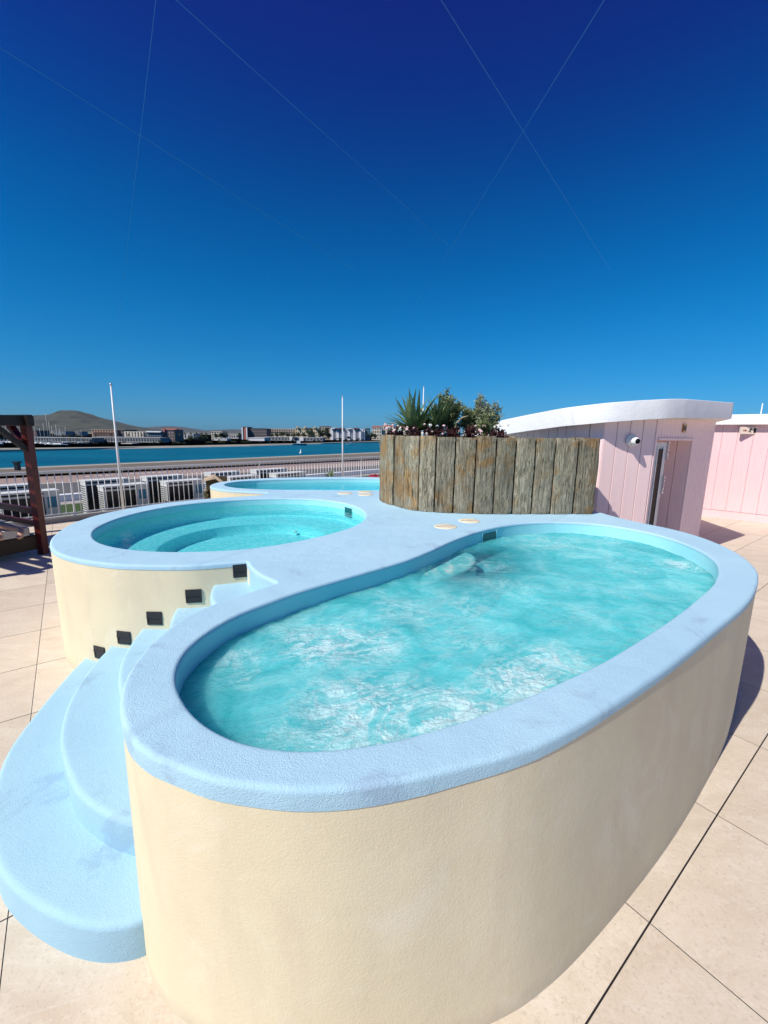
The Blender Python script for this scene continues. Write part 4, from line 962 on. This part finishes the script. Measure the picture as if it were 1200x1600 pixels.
# planting
M['leaf_spike'] = leafmat('spiky_leaf', (.17, .24, .10), (.07, .115, .05))
M['leaf_olive'] = leafmat('olive_leaf', (.26, .30, .13), (.13, .165, .07))
M['leaf_grey'] = leafmat('grey_green_leaf', (.32, .36, .25), (.17, .21, .14))
M['leaf_red'] = leafmat('dark_red_leaf', (.085, .022, .022), (.03, .012, .012))
M['petal_pink'] = simple('pale_pink_petals', (.80, .58, .58), .6, .15, 20)
M['petal_white'] = simple('cream_petals', (.80, .76, .66), .6, .1, 20)
M['petal_red'] = simple('red_petals', (.55, .03, .08), .6, .1, 20)
M['stem_pale'] = simple('pale_stem', (.42, .34, .20), .8, .2, 10)
def spiky(name, loc, n, Lh, wid, label, seed, mat='leaf_spike', cat='plant', group=None, spread=1.0):
    root = empty(name, loc, label=label, cat=cat, group=group); rr = random.Random(seed)
    crowns = [(0, 0, 0)] + ([(rr.uniform(-.13, .13), rr.uniform(-.1, .1), rr.uniform(.02, .12)) for _ in range(2)] if Lh > .4 else [])
    m_ = MB()
    for k in range(n):
        cx, cy, cz = rr.choice(crowns); a = rr.uniform(0, 2 * PI); e = rr.uniform(.35, 1.4); e = e if rr.random() < .88 else rr.uniform(.15, .4)
        L_ = Lh * rr.uniform(.65, 1.1); h = Vector((math.cos(a), math.sin(a), 0)); s_ = Vector((-h.y, h.x, 0)); P = []; prev = Vector((cx, cy, cz)); ns = 5
        droop = rr.uniform(.05, .45) * spread; F_ = []; V = []
        for q in range(ns + 1):
            t = q / ns; ee = e - droop * t * t
            if q: prev = prev + (h * math.cos(ee) + Vector((0, 0, 1)) * math.sin(ee)) * L_ / ns
            w = wid * (1.0 if q == 0 else (1.15 - t) if t < 1 else .03) * (.8 + .4 * t * (1 - t) * 2)
            mid = prev - Vector((0, 0, w * .25)); V += [prev - s_ * w / 2, mid, prev + s_ * w / 2]
        for q in range(ns):
            b = q * 3; F_ += [(b, b + 1, b + 4, b + 3), (b + 1, b + 2, b + 5, b + 4)]
        m_.add(V, F_, True)
    m_.build('leaves', M[mat], root)
    MB().tube([(0, 0, -.12), (0, 0, .04)], [.05, .04], 8).build('stem', M['bark'], root)
    return root
def shrub(name, loc, h, r_, n, size, mat, label, seed, cat='shrub', group=None, sparse=.0, aspect=1.8):
    root = empty(name, loc, label=label, cat=cat, group=group); rr = random.Random(seed); st = MB(); lf = MB()
    nb = 11; 
    for k in range(nb):
        a = rr.uniform(0, 2 * PI); d = r_ * rr.uniform(.15, 1); hh = h * rr.uniform(.55, 1.0)
        p0 = Vector((0, 0, -.05)); p1 = Vector((math.cos(a) * d * .4, math.sin(a) * d * .4, hh * .5)); p2 = Vector((math.cos(a) * d, math.sin(a) * d, hh))
        st.tube([p0, p1, p2], [.010, .007, .003], 5)
        for q in range(5):
            t0 = rr.uniform(.35, 1); b0 = p1.lerp(p2, max(0, t0 * 2 - 1)) if t0 > .5 else p0.lerp(p1, t0 * 2)
            b1 = b0 + Vector((rr.uniform(-1, 1), rr.uniform(-1, 1), rr.uniform(-.2, 1))) * r_ * .35; st.tube([b0, b1], [.004, .002], 4)
            for s_ in range(int(n / nb / 5)):
                t = rr.random(); c = b0.lerp(b1, t) + Vector((rr.gauss(0, 1), rr.gauss(0, 1), rr.gauss(0, 1))) * size * .7
                dd = Vector((rr.uniform(-1, 1), rr.uniform(-1, 1), rr.uniform(-.4, 1))).normalized(); tt = dd.cross(Vector((rr.uniform(-1, 1), rr.uniform(-1, 1), rr.uniform(-1, 1)))).normalized(); s2 = size * rr.uniform(.6, 1.2)
                lf.add([c, c + dd * s2 * aspect * .5 + tt * s2 * .32, c + dd * s2 * aspect, c + dd * s2 * aspect * .5 - tt * s2 * .32], [(0, 1, 2, 3)])
    lf.build('foliage', M[mat], root); st.build('stem', M['bark'], root); return root
def flowers(loc, w, n, petal, label, seed, group='flowering plants in the sleeper planter'):
    root = empty('flowering_plant', loc, label=label, cat='flowering plant', group=group); rr = random.Random(seed); lf = MB(); fl_ = MB()
    leaf_cloud(lf, [(rr.uniform(-w, w) * .6, rr.uniform(-.08, .08), rr.uniform(.03, .10), w * .5, .10) for _ in range(6)], 260, .035, seed)
    for k in range(n):
        c = Vector((rr.uniform(-w, w), rr.uniform(-.14, .08), rr.uniform(.07, .22))); r2 = rr.uniform(.012, .022)
        for j in range(7):
            d = Vector((rr.uniform(-1, 1), rr.uniform(-1, .5), rr.uniform(-.3, 1))).normalized(); t = d.cross(Vector((rr.uniform(-1, 1), 1, rr.uniform(-1, 1)))).normalized()
            p = c + d * r2; fl_.add([p - t * r2 * .8, p + d.cross(t) * r2 * .7, p + t * r2 * .8, p - d.cross(t) * r2 * .7], [(0, 1, 2, 3)])
    lf.build('leaves', M['leaf_red'], root); fl_.build('flowers', M[petal], root)
PZ = 1.93
spiky('spiky_plant', (.42, 5.90, PZ + .10), 74, .56, .080, 'large spiky sword leaved plant at the left end of the planter', 3)
spiky('spiky_plant', (.70, 5.88, PZ + .08), 56, .50, .075, 'second spiky sword leaved plant, just right of the largest one', 5)
spiky('spiky_plant', (1.42, 5.72, PZ), 18, .30, .04, 'low spiky plant in front of the feathery grey shrub', 8)
spiky('spiky_plant', (.98, 5.68, PZ), 16, .30, .035, 'small spiky plant between the flowers in the middle of the planter', 9)
shrub('shrub', (.94, 6.05, PZ), .66, .28, 3200, .026, 'leaf_olive', 'olive green bushy shrub in the middle of the planter', 11)
shrub('shrub', (1.22, 6.10, PZ), .54, .34, 3600, .026, 'leaf_olive', 'lower broad olive green shrub right of the middle of the planter', 12)
shrub('shrub', (1.37, 6.0, PZ), .74, .24, 1900, .024, 'leaf_grey', 'tall feathery grey green shrub at the right of the planting', 13, aspect=2.4)
shrub('shrub', (1.40, 5.85, PZ), .36, .30, 2400, .026, 'leaf_olive', 'low dark shrub under the feathery grey green shrub', 14)
shrub('shrub', (.74, 6.2, PZ), .50, .24, 1500, .028, 'leaf_olive', 'dark olive shrub behind the second spiky plant', 15)
root = empty('dry_stem', (.98, 5.82, PZ), label='pale bent dry stem curving up among the shrubs', cat='stem')
MB().tube([(-.05, 0, 0), (-.04, 0, .12), (-.01, 0, .24), (.06, -.02, .31), (.14, -.02, .33)], [.012, .012, .011, .010, .008], 7).build('stalk', M['stem_pale'], root)
for i, (x, y, w, n_, pt, l) in enumerate([(.10, 5.98, .10, 14, 'petal_pink', 'pink flowers with dark red leaves at the left end of the planter'), (.22, 5.86, .10, 11, 'petal_white', 'cream flowers below the left side of the large spiky plant'),
    (.62, 5.50, .14, 6, 'petal_white', 'few cream flowers between the two spiky plants'), (.40, 5.62, .13, 4, 'petal_pink', 'dark red leaved plant with few flowers under the large spiky plant'), (.84, 5.48, .12, 5, 'petal_pink', 'sparse pink flowers in the middle of the planter rim'), (1.15, 5.5, .15, 7, 'petal_pink', 'pink flowers below the olive shrubs'), (1.45, 5.5, .16, 4, 'petal_white', 'cream flowers at the right end of the planting')]):
    flowers((x, y, PZ), w, n_, pt, l, 60 + i)

# shrub far behind the roof, palm tuft behind the second shed
shrub('shrub', (3.62, 13.2, 1.3), 1.25, .55, 2600, .06, 'leaf_grey', 'grey green bush showing above the low end of the curved white roof', 31)
spiky('yucca', (11.2, 13.4, 2.5), 30, .35, .04, 'dark palm tuft showing above the roof of the right shed', 33, cat='palm')
# potted agave and red flower behind the third pool
rt = spiky('agave', (-1.9, 14.3, .42), 26, .42, .05, 'green agave standing before the railing behind the third pool', 41, cat='plant')
MB().lathe((0, 0, -.42), [(.14, 0), (.2, .36), (.21, .38), (.17, .38)], 18).build('pot', M['dark'], rt)
rt = empty('potted_flower', (-.35, 14.6, .0), label='small red flower behind the third pool beside the planter', cat='flower')
MB().lathe((0, 0, 0), [(.16, 0), (.22, .42), (.2, .42)], 16).build('pot', M['white_dirty'], rt); m_ = MB(); leaf_cloud(m_, [(0, 0, .52, .2, .12)], 120, .07, 3); m_.build('flowers', M['petal_red'], rt)
# wicker chair with folded beige towel left of the third pool
q = gp(328, 800, 0)
q = at(331, 764, 10.2)
rt = empty('wicker_chair', (q.x - .02, q.y, 0), .3, label='brown wicker chair with a folded beige towel, half hidden left of the third pool', cat='chair')
w_ = MB(); w_.box((.12, .0, .40), (.5, .5, .10)); w_.box((.12, .24, .66), (.5, .06, .50)); w_.box((-.11, 0, .55), (.05, .5, .06)); w_.box((.35, 0, .55), (.05, .5, .06)); w_.build('seat', M['wicker'], rt)
for x in (-.1, .34):
    for y in (-.22, .22): MB().tube([(x, y, 0), (x, y, .55)], .02, 6).build('leg', M['wicker'], rt)
tw = empty('towel', (q.x - .02, q.y, .95), .3, label='folded beige towel hanging over the wicker chair left of the third pool', cat='towel')
MB().add([(-.16, .2, -.08), (.05, .2, .02), (.3, .2, -.18), (-.16, .29, -.09), (.05, .29, .01), (.3, .29, -.19), (-.2, .18, -.16), (.1, .17, -.1), (.3, .17, -.28)], [(0, 1, 4, 3), (1, 2, 5, 4), (0, 6, 7, 1), (1, 7, 8, 2)], True).build('cloth', simple('beige_towel', (.52, .40, .28), .95, .1, 10), tw)

# ------------------------------------------------------------------ pink sheds
def board_wall(mb, a, b, z0, z1, bw, th=.02, gap=.009, z1b=None):
    a = Vector(a); b = Vector(b); t = (b - a).normalized(); L_ = (b - a).length; n_ = max(1, round(L_ / bw)); w = L_ / n_; ang = math.atan2(t.y, t.x); nn = Vector((t.y, -t.x))
    for k in range(n_):
        x0 = w * k + gap / 2; x1 = w * (k + 1) - gap / 2
        zA = z1 if z1b is None else z1 + (z1b - z1) * x0 / L_; zB = z1 if z1b is None else z1 + (z1b - z1) * x1 / L_
        p, q = a + t * x0, a + t * x1; p2, q2 = p - nn * th, q - nn * th; e = .004
        pe, qe = a + t * (x0 + e), a + t * (x1 - e)
        V = [(p2.x, p2.y, z0), (q2.x, q2.y, z0), (q2.x, q2.y, zB), (p2.x, p2.y, zA), (p.x - nn.x * e, p.y - nn.y * e, z0), (q.x - nn.x * e, q.y - nn.y * e, z0), (q.x - nn.x * e, q.y - nn.y * e, zB), (p.x - nn.x * e, p.y - nn.y * e, zA),
             (pe.x, pe.y, z0), (qe.x, qe.y, z0), (qe.x, qe.y, zB), (pe.x, pe.y, zA)]
        mb.add(V, [(0, 4, 7, 3), (4, 8, 11, 7), (8, 9, 10, 11), (9, 5, 6, 10), (5, 1, 2, 6), (3, 7, 11, 10, 6, 2), (0, 1, 5, 9, 8, 4)])
def back_wall(mb, a, b, z0, z1, off):
    a = Vector(a); b = Vector(b); t = (b - a).normalized(); nn = Vector((t.y, -t.x)); c = (a + b) / 2 - nn * (off + .03); L_ = (b - a).length
    mb.box((c.x, c.y, (z0 + z1) / 2), (L_ - .01, .05, z1 - z0), math.atan2(t.y, t.x))
shed = empty('pink_shed', (0, 0, 0), label='pink boarded shed with curved white roof behind the near pool', cat='shed')
A0 = (3.97, 6.27); A1 = (3.15, 6.15); A2 = (2.86, 6.42); A3 = (2.68, 7.0); A4 = (2.4, 8.2)
def rt_z(x): return float(np.interp(x, [1.7, 2.05, 2.2, 2.4, 2.66, 3.08, 3.61, 4.2, 5.85, 7], [2.20, 2.245, 2.30, 2.36, 2.425, 2.475, 2.52, 2.56, 2.61, 2.63]))
wm_, wb_ = MB(), MB()
for p, q in ((A1, A0), (A2, A1), (A3, A2), (A4, A3)):
    z_ = rt_z(min(p[0], q[0])) - .20
    board_wall(wm_, p, q, 0, z_ + (.0 if p[0] > 2.8 else -.04), .205, z1b=rt_z(q[0]) - .2) ; back_wall(wb_, p, q, 0, z_ - .02, .02)
fw = wm_.build('front_wall', M['pink'], shed); wb_.build('wall_core', M['pinkdark'], shed)
dv = Vector((5.92 - 3.97, 7.70 - 6.27)).normalized(); D0 = Vector((3.985, 6.275)); D1 = Vector((5.94, 7.71)); DL = (D1 - D0).length
def ds(s_, n_=0): p = D0 + dv * s_ - Vector((dv.y, -dv.x)) * n_; return (p.x, p.y)
OP0, OP1, OH = .07, 1.44, 1.97
wm_, wb_ = MB(), MB()
board_wall(wm_, ds(.0), ds(OP0), 0, 2.4, .1); board_wall(wm_, ds(OP0), ds(OP1), OH + .03, 2.38, .105); board_wall(wm_, ds(OP1), ds(DL), 0, 2.42, .105)
back_wall(wb_, ds(OP1), ds(DL), 0, 2.38, .02); back_wall(wb_, ds(OP0), ds(OP1), OH + .02, 2.36, .02)
wm_.build('side_wall', M['pink'], shed); wb_.build('wall_core', M['pinkdark'], shed)
E0 = ds(DL); wm_ = MB(); board_wall(wm_, E0, (E0[0] - .5, E0[1] + 2.6), 0, 2.4, .2); wm_.build('rear_wall', M['pink'], shed)
# recess behind the opening
rc = MB(); board_wall(rc, ds(.40, .62), ds(OP1 + .02, .62), 0, OH + .2, .30); 
board_wall(rc, ds(OP1, .62), ds(OP1, .02), 0, OH + .1, .2); rc.build('recess_wall', M['pink'], shed)
t_ = MB(); a_, b_ = Vector(ds(OP0, .3)), Vector(ds(OP1, .3)); c_ = (a_ + b_) / 2; t_.box((c_.x, c_.y, OH + .02), (OP1 - OP0, .6, .03), math.atan2(dv.y, dv.x)); t_.build('recess_ceiling', M['pink'], shed)
# trim of the opening
def on_face(s0, s1, z0, z1, n0, th):
    c = Vector(ds((s0 + s1) / 2, n0)); m_ = MB(); m_.box((c.x, c.y, (z0 + z1) / 2), (s1 - s0, th, z1 - z0), math.atan2(dv.y, dv.x)); return m_
t_ = on_face(OP0, OP1 + .03, OH, OH + .035, -.006, .03); t_.build('door_lintel', M['pink'], shed)
door = on_face(.10, .50, .02, OH - .03, .05, .045).build('door', M['white_dirty'], shed)
on_face(.17, .35, .06, OH - .13, .02, .012).build('glass_panel', M['black_glass'], door)
on_face(.145, .17, .05, OH - .10, .018, .02).build('door_frame', M['white_metal'], door); on_face(.35, .375, .05, OH - .10, .018, .02).build('door_frame', M['white_metal'], door)
for z0, z1 in ((1.70, 1.93), (1.16, 1.40)):
    m_ = MB()
    for k in range(5): z = z0 + (z1 - z0) * k / 4; m_.box((*ds(.515, .015), z), (.03, .03, (z1 - z0) / 5.5), math.atan2(dv.y, dv.x))
    m_.build('hinge', M['hinge'], door)
sg = on_face(.92, 1.05, 2.10, 2.23, -.012, .014); sg = sg.build('brass_sign', M['brass'], shed)
on_face(.935, .975, 2.13, 2.20, -.0215, .004).build('sign_mark', M['dark'], sg); on_face(.99, 1.035, 2.13, 2.20, -.0215, .004).build('sign_mark', M['dark'], sg)
# curved roof
def rz(p): return rt_z(p.x) - .10 * max(0, p.y - float(np.interp(p.x, [2.06, 2.4, 2.66, 3.08, 3.65, 4.2, 5.88], [8.3, 7.2, 6.42, 6.0, 6.0, 6.18, 7.3])))
roof_pts = [(2.06, 8.3), (2.22, 7.75), (2.42, 7.1), (2.66, 6.42), (2.84, 6.14), (3.08, 6.0), (3.35, 5.97), (3.65, 6.0), (3.95, 6.06), (4.2, 6.18), (4.45, 6.33), (5.2, 6.84), (5.88, 7.3, 'c'), (6.3, 9.2, 'c'), (5.5, 11.0), (3.9, 11.3), (2.9, 10.4), (2.32, 9.1), (2.12, 8.55)]
rl = resample(crom(roof_pts, 8), 260)
mb = MB(); slab(mb, rl, [], 0, lambda p: rz(p) - .265, rb=.010, seg=3, zfun=rz); ro = fix_normals(mb.build('roof', M['white'], shed))
mb = MB(); inn = offset(rl, -.02); tess = tessellate_polygon([[Vector((q.x, q.y, 0)) for q in inn]]); mb.add([(q.x, q.y, rz(q) - .262) for q in inn], [tuple(t) for t in tess]); mb.build('soffit', M['white_dirty'], shed)
# low tail of the roof
mb = MB(); tl_ = resample(crom([(1.72, 9.0), (1.95, 8.6), (2.4, 8.5), (2.9, 9.2), (2.5, 10.4), (1.9, 10.2)], 6), 60); slab(mb, tl_, [], 2.10, 1.95, rb=.02); fix_normals(mb.build('roof_tail', M['white'], shed))
# dome camera
n_f = Vector((A0[0] - A1[0], A0[1] - A1[1])).normalized(); nn = Vector((n_f.y, -n_f.x)); cpos = at(988, 688, 6.17)
camr = empty('security_camera', (cpos.x, 6.19, cpos.z), .15, label='white dome security camera with black lens on the pink front wall', cat='camera')
MB().lathe((0, -.0, 0), [(.085, -.02), (.088, .01), (.078, .04), (.06, .055)], 28, '-y').build('base', M['white_metal'], camr)
MB().lathe((0, -.05, -.01), [(.062, 0), (.06, .03), (.05, .055), (.036, .07)], 24, '-y').build('housing', M['white_metal'], camr)
MB().lathe((.004, -.10, -.012), [(.037, .0), (.038, .02), (.028, .036), (.01, .044)], 20, '-y').build('lens', M['black_glass'], camr)

shed2 = empty('pink_shed', (0, 0, 0), label='second pink boarded building with straight white roof edge at the right', cat='shed')
B0 = Vector((6.6, 12.70)); B1 = Vector((12.6, 6.8)); wm_ = MB()
board_wall(wm_, B0, B1, .2, 2.36, .30, gap=.003); wm_.build('wall', M['pink2'], shed2); wb_ = MB(); back_wall(wb_, B0, B1, 0, 2.34, .02); wb_.build('wall_core', M['pinkdark'], shed2)
tB = (B1 - B0).normalized(); nB = Vector((tB.y, -tB.x)); cB = (B0 + B1) / 2 + nB * .012; LB = (B1 - B0).length
MB().box((cB.x, cB.y, .096), (LB, .03, .19), math.atan2(tB.y, tB.x)).build('skirting', M['pink2'], shed2)
rp = [B0 + nB * .17 - tB * .4, B1 + nB * .17 + tB * 1, B1 - nB * 5 + tB * 1, B0 - nB * 5 - tB * .4]
rl2 = resample([p.copy() for p in rp], 160); mb = MB(); slab(mb, rl2, [], 2.60, 2.36, rb=.02, seg=3); fix_normals(mb.build('roof', M['white'], shed2))
mb = MB(); mb.add([(q.x, q.y, 2.361) for q in rp], [(0, 3, 2, 1)]); mb.build('soffit', M['white_dirty'], shed2)
# exit sign under the eave
def onB(px, z, out=0):
    # intersection of a view column with the wall plane
    d = gp(px, 900, 0); d2 = Vector((d.x, d.y)); 
    k = (B0 + nB * out).dot(nB) / d2.dot(nB); return d2 * k
e = onB(1131, 2.2, .06); sgn = empty('exit_sign', (e.x, e.y, 2.22), math.atan2(tB.y, tB.x) + .55, label='cream emergency exit sign with dark running figure and arrow under the eave', cat='sign')
MB().box((0, 0, 0), (.36, .05, .17)).build('panel', simple('sign_cream', (.74, .62, .52), .6, .03), sgn)
g = MB(); g.box((.12, -.028, .0), (.05, .006, .11)); g.add([(.098, -.031, -.04), (.098, -.031, .04), (.12, -.031, .04), (.12, -.031, -.04)], [(0, 1, 2, 3)]); g.build('door_symbol', M['dark'], sgn)
g = MB(); g.lathe((.035, -.028, .048), [(.012, 0), (.012, .006), (.001, .007)], 10, '-y')
for a_, b_ in (((.035, .03), (.02, -.01)), ((.02, -.01), (.045, -.05)), ((.02, -.01), (-.015, -.035)), ((.032, .025), (.06, .005)), ((.032, .025), (.0, .012))): g.beam((a_[0], -.03, a_[1]), (b_[0], -.03, b_[1]), .013, .006, (0, 1, 0))
g.build('running_figure', M['dark'], sgn)
g = MB(); g.beam((-.13, -.03, 0), (-.07, -.03, 0), .008, .02, (0, 0, 1)); g.add([(-.08, -.031, .035), (-.045, -.031, 0), (-.08, -.031, -.035)], [(0, 1, 2)]); g.build('arrow', simple('sign_rust', (.35, .10, .07), .6, .05), sgn)
e = onB(1200, 2.1, .08); fl2 = empty('wall_light', (e.x, e.y, 2.2), math.atan2(tB.y, tB.x), label='small white floodlight on the far right pink wall at the photo edge', cat='light')
MB().box((0, 0, 0), (.16, .10, .12)).build('housing', M['white_metal'], fl2); MB().box((0, .04, -.10), (.08, .05, .10)).build('bracket', M['concrete'], fl2)
q = at(1189, 646, 13); mst = empty('mast', (q.x, q.y, 2.3), label='thin white mast rising behind the right shed roof', cat='mast'); MB().tube([(0, 0, 0), (0, 0, at(1189, 630, 13).z - 2.3)], [.025, .012], 8).build('pole', M['white_metal'], mst); MB().lathe((0, 0, 0), [(.06, 0), (.05, .04)], 10).build('base', M['white_metal'], mst)

# ------------------------------------------------------------------ timber daybed at the left
K = Vector((-5.57, 6.62)); ax = Vector((-.42, -.907)).normalized(); bx = Vector((-.907, .42)).normalized()
bed = empty('daybed', (K.x, K.y, 0), label='dark red timber pergola daybed at the left edge of the terrace', cat='daybed')
def kb(a, b, z): p = ax * a + bx * b; return (p.x, p.y, z)
LA, LB_ = 2.3, 2.1
for i, (a, b) in enumerate(((0, 0), (LA, 0), (0, LB_), (LA, LB_))):
    MB().beam(kb(a, b, 0), kb(a, b, 2.06), .105, .105, (-.11, -.99, 0)).build('post', M['redwood' if i != 1 else 'darkwood'], bed)
for a in (0, LA): MB().beam(kb(a, -.14, 2.135), kb(a, LB_ + .14, 2.135), .07, .17).build('roof_beam', M['darkwood'], bed)
for b in (0, LB_): MB().beam(kb(-.1, b, 2.13), kb(LA + .1, b, 2.13), .07, .15).build('roof_beam', M['darkwood'], bed)
MB().beam(kb(0, .03, 1.68), kb(0, .46, 2.06), .07, .09, ax.to_3d()).build('brace', M['redwood'], bed); MB().beam(kb(.03, 0, 1.68), kb(.40, 0, 2.06), .07, .09, bx.to_3d()).build('brace', M['darkwood'], bed)
for k in range(14): MB().beam(kb(.04 + k * .17, .0, 2.185), kb(.04 + k * .17, LB_ + .1, 2.185), .10, .03).build('roof_slat', M['darkwood'], bed)
for z in (.64, .70): pass
MB().beam(kb(.0, .06, .70), kb(.0, LB_, .70), .05, .10).build('back_rail', M['redwood'], bed); MB().beam(kb(.0, .06, .50), kb(.0, LB_, .50), .05, .08).build('back_rail', M['redwood'], bed)
MB().beam(kb(.05, .05, .20), kb(LA, .05, .20), .06, .22).build('side_rail', M['darkwood'], bed); MB().beam(kb(LA, .05, .20), kb(LA, LB_, .20), .06, .22).build('side_rail', M['darkwood'], bed)
mc = kb(LA / 2 + .02, LB_ / 2 + .02, .27)
ms = MB(); l_ = resample([Vector(kb(.10, .04, 0)[:2]), Vector(kb(LA - .06, .04, 0)[:2]), Vector(kb(LA - .06, LB_ - .06, 0)[:2]), Vector(kb(.10, LB_ - .06, 0)[:2])], 200); l_ = smooth_loop(l_, 4)
slab(ms, l_, [], .46, .33, rb=.03); fix_normals(ms.build('mattress', M['mattress'], bed)); MB().box(kb(LA / 2, LB_ / 2, .30), (LA - .1, LB_ - .1, .05), math.atan2(ax.y, ax.x)).build('slatted_base', M['darkwood'], bed)

# person lying on the daybed
skin = simple('skin', (.52, .30, .20), .55, .06, 12); skin.node_tree.nodes['Principled BSDF'].inputs['Subsurface Weight'].default_value = .08
def skinned(name, verts, edges, radii, mat, parent=None, lvl=2):
    me = bpy.data.meshes.new(name); me.from_pydata(verts, edges, []); o = bpy.data.objects.new(name, me); C.objects.link(o)
    md = o.modifiers.new('skin', 'SKIN'); sv = me.skin_vertices[0].data
    for i, r_ in enumerate(radii): sv[i].radius = (r_, r_) if not isinstance(r_, tuple) else r_
    sv[0].use_root = True
    sb = o.modifiers.new('sub', 'SUBSURF'); sb.levels = lvl; sb.render_levels = lvl
    md.use_smooth_shade = True
    dg = bpy.context.evaluated_depsgraph_get(); m2 = bpy.data.meshes.new_from_object(o.evaluated_get(dg)); bpy.data.objects.remove(o)
    m2.materials.clear(); m2.materials.append(mat); o2 = bpy.data.objects.new(name, m2); C.objects.link(o2); m2.polygons.foreach_set('use_smooth', [True] * len(m2.polygons))
    if parent: o2.parent = parent
    return o2
def kw(a, b, z): p = K + ax * (a + .06) + bx * (b - .38); return (p.x, p.y, z)
J = [kw(.62, 1.02, .57), kw(.66, 1.3, .58), kw(.70, 1.52, .58), kw(.74, 1.70, .60), kw(.76, 1.80, .62), kw(.78, 1.93, .64),       # pelvis, waist, chest, neck base, neck, head
     kw(.52, .96, .56), kw(.40, .56, .555), kw(.32, .16, .515), kw(.31, .09, .50), kw(.37, .01, .46), kw(.43, -.06, .41),       # left leg: hip knee ankle heel ball toes
     kw(.74, .96, .56), kw(.84, .60, .555), kw(.60, .16, .525), kw(.585, .07, .50), kw(.64, -.03, .475), kw(.67, -.09, .445),
     kw(.54, 1.66, .58), kw(.46, 1.40, .55), kw(.50, 1.15, .54), kw(.96, 1.66, .58), kw(1.05, 1.42, .55), kw(.98, 1.16, .54)]
E_ = [(0, 1), (1, 2), (2, 3), (3, 4), (4, 5), (0, 6), (6, 7), (7, 8), (8, 9), (9, 10), (10, 11), (0, 12), (12, 13), (13, 14), (14, 15), (15, 16), (16, 17), (3, 18), (18, 19), (19, 20), (3, 21), (21, 22), (22, 23)]
Rd = [1.18 * q_ for q_ in [.115, .105, .12, .09, .055, .09, .082, .056, .036, .036, .036, .022, .082, .056, .036, .036, .036, .022, .05, .036, .024, .05, .036, .024]]
Rd = list(Rd)
def branch(root, tip, r_):
    J.append(tuple(tip)); E_.append((root, len(J) - 1)); Rd.append(r_)
for ball, tp in ((10, 11), (16, 17)):                       # toes, big toe first and longest
    b_ = Vector(J[ball]); dir_ = (Vector(J[tp]) - b_); 
    for k, (off_, ln_) in enumerate(((-.040, 1.0), (-.020, .98), (.020, .85), (.038, .72))):
        branch(ball, b_ + dir_ * ln_ + Vector((ax.x, ax.y, 0)) * off_, .012)
for wr, elb in ((20, 19), (23, 22)):                        # hands: palm, four fingers, thumb
    w0 = Vector(J[wr]); dd_ = (w0 - Vector(J[elb])).normalized(); sd_ = dd_.cross(Vector((0, 0, 1))).normalized()
    J.append(tuple(w0 + dd_ * .075)); E_.append((wr, len(J) - 1)); Rd.append((.040, .016)); palm = len(J) - 1; pc = Vector(J[palm])
    for off_, ln_ in ((-.034, .068), (-.012, .085), (.012, .080), (.034, .062)): branch(palm, pc + dd_ * ln_ + sd_ * off_ - Vector((0, 0, .015)), .0095)
    branch(wr, w0 + dd_ * .06 - sd_ * .055, .011)
hd = Vector(J[5]); branch(5, hd + Vector((0, 0, .105)), .018)      # nose points up: the person lies on the back
person = skinned('person', J, E_, Rd, skin); tag(person, 'person lying on the daybed with bare feet over its edge', 'person')
def toes(c, d):
    for k in range(5):
        s_ = (k - 2) * .014; p0 = Vector(c) + Vector((d.x, d.y, 0)) * s_; yield p0
hdir = (Vector(J[5]) - Vector(J[4])).normalized(); hm = MB(); rows_ = 9
for i_ in range(rows_):
    pass
hm.tube([Vector(J[5]) - hdir * .03 - Vector((0, 0, .035)), Vector(J[5]) + hdir * .02 - Vector((0, 0, .03)), Vector(J[5]) + hdir * .085 - Vector((0, 0, .012)), Vector(J[5]) + hdir * .118], [.085, .112, .088, .02], 18)
hm.build('hair', simple('dark_brown_hair', (.03, .018, .01), .6, .3, 40, .6, .004, 120), person)
em = MB()
for s_ in (-1, 1): 
    c_ = Vector(J[5]) + hdir.cross(Vector((0, 0, 1))).normalized() * .036 * s_ + Vector((0, 0, .096)) + hdir * .012; em.lathe(tuple(c_), [(.013, -.006), (.011, .001), (.004, .004)], 10)
em.build('eyes', M['dark'], person)
tt = skinned('swim_shorts', [kw(.62, 1.1, .575), kw(.62, .98, .57), kw(.53, .86, .562), kw(.73, .86, .562)], [(0, 1), (1, 2), (1, 3)], [.125, .125, .095, .095], simple('olive_shorts', (.10, .08, .03), .8, .1), person)

# ------------------------------------------------------------------ thin gull wires over the terrace
for i, ((x0, y0), (x1, y1), d) in enumerate([((-4.17, 5.29), (-1.26, 10.5), 'leftmost slanting'), ((-2.22, 4.76), (-9.29, 15.56), 'steep left'), ((-2.03, 4.76), (.87, 9.21), 'middle slanting'), ((.47, 4.73), (4.79, 10.3), 'right falling'), ((1.98, 4.7), (1.02, 13.08), 'right rising')]):
    a = Vector((x0, y0)); b = Vector((x1, y1)); v = (b - a); p, q = a - v * 1.2, b + v * .15
    o = MB().tube([(p.x, p.y, 6), (q.x, q.y, 6)], 0.0019, 6).build('overhead_wire', M['wire'])
    tag(o, 'very thin pale wire crossing the blue sky, the %s one' % d, 'wire', 'thin wires stretched over the terrace')

# ------------------------------------------------------------------ haze
def haze_box(dens):
    m, n, N, L, B = new_mat('haze_air'); N.remove(B); pv = N.new('ShaderNodeVolumePrincipled'); pv.inputs['Color'].default_value = (.62, .80, 1, 1)
    pv.inputs['Density'].default_value = dens; L.new(pv.outputs[0], N['Material Output'].inputs['Volume'])
    o = MB().box((0, 4700, 165.5), (24000, 9600, 350)).build('haze', m); tag(o, kind='stuff')
haze_box(1.4e-5)
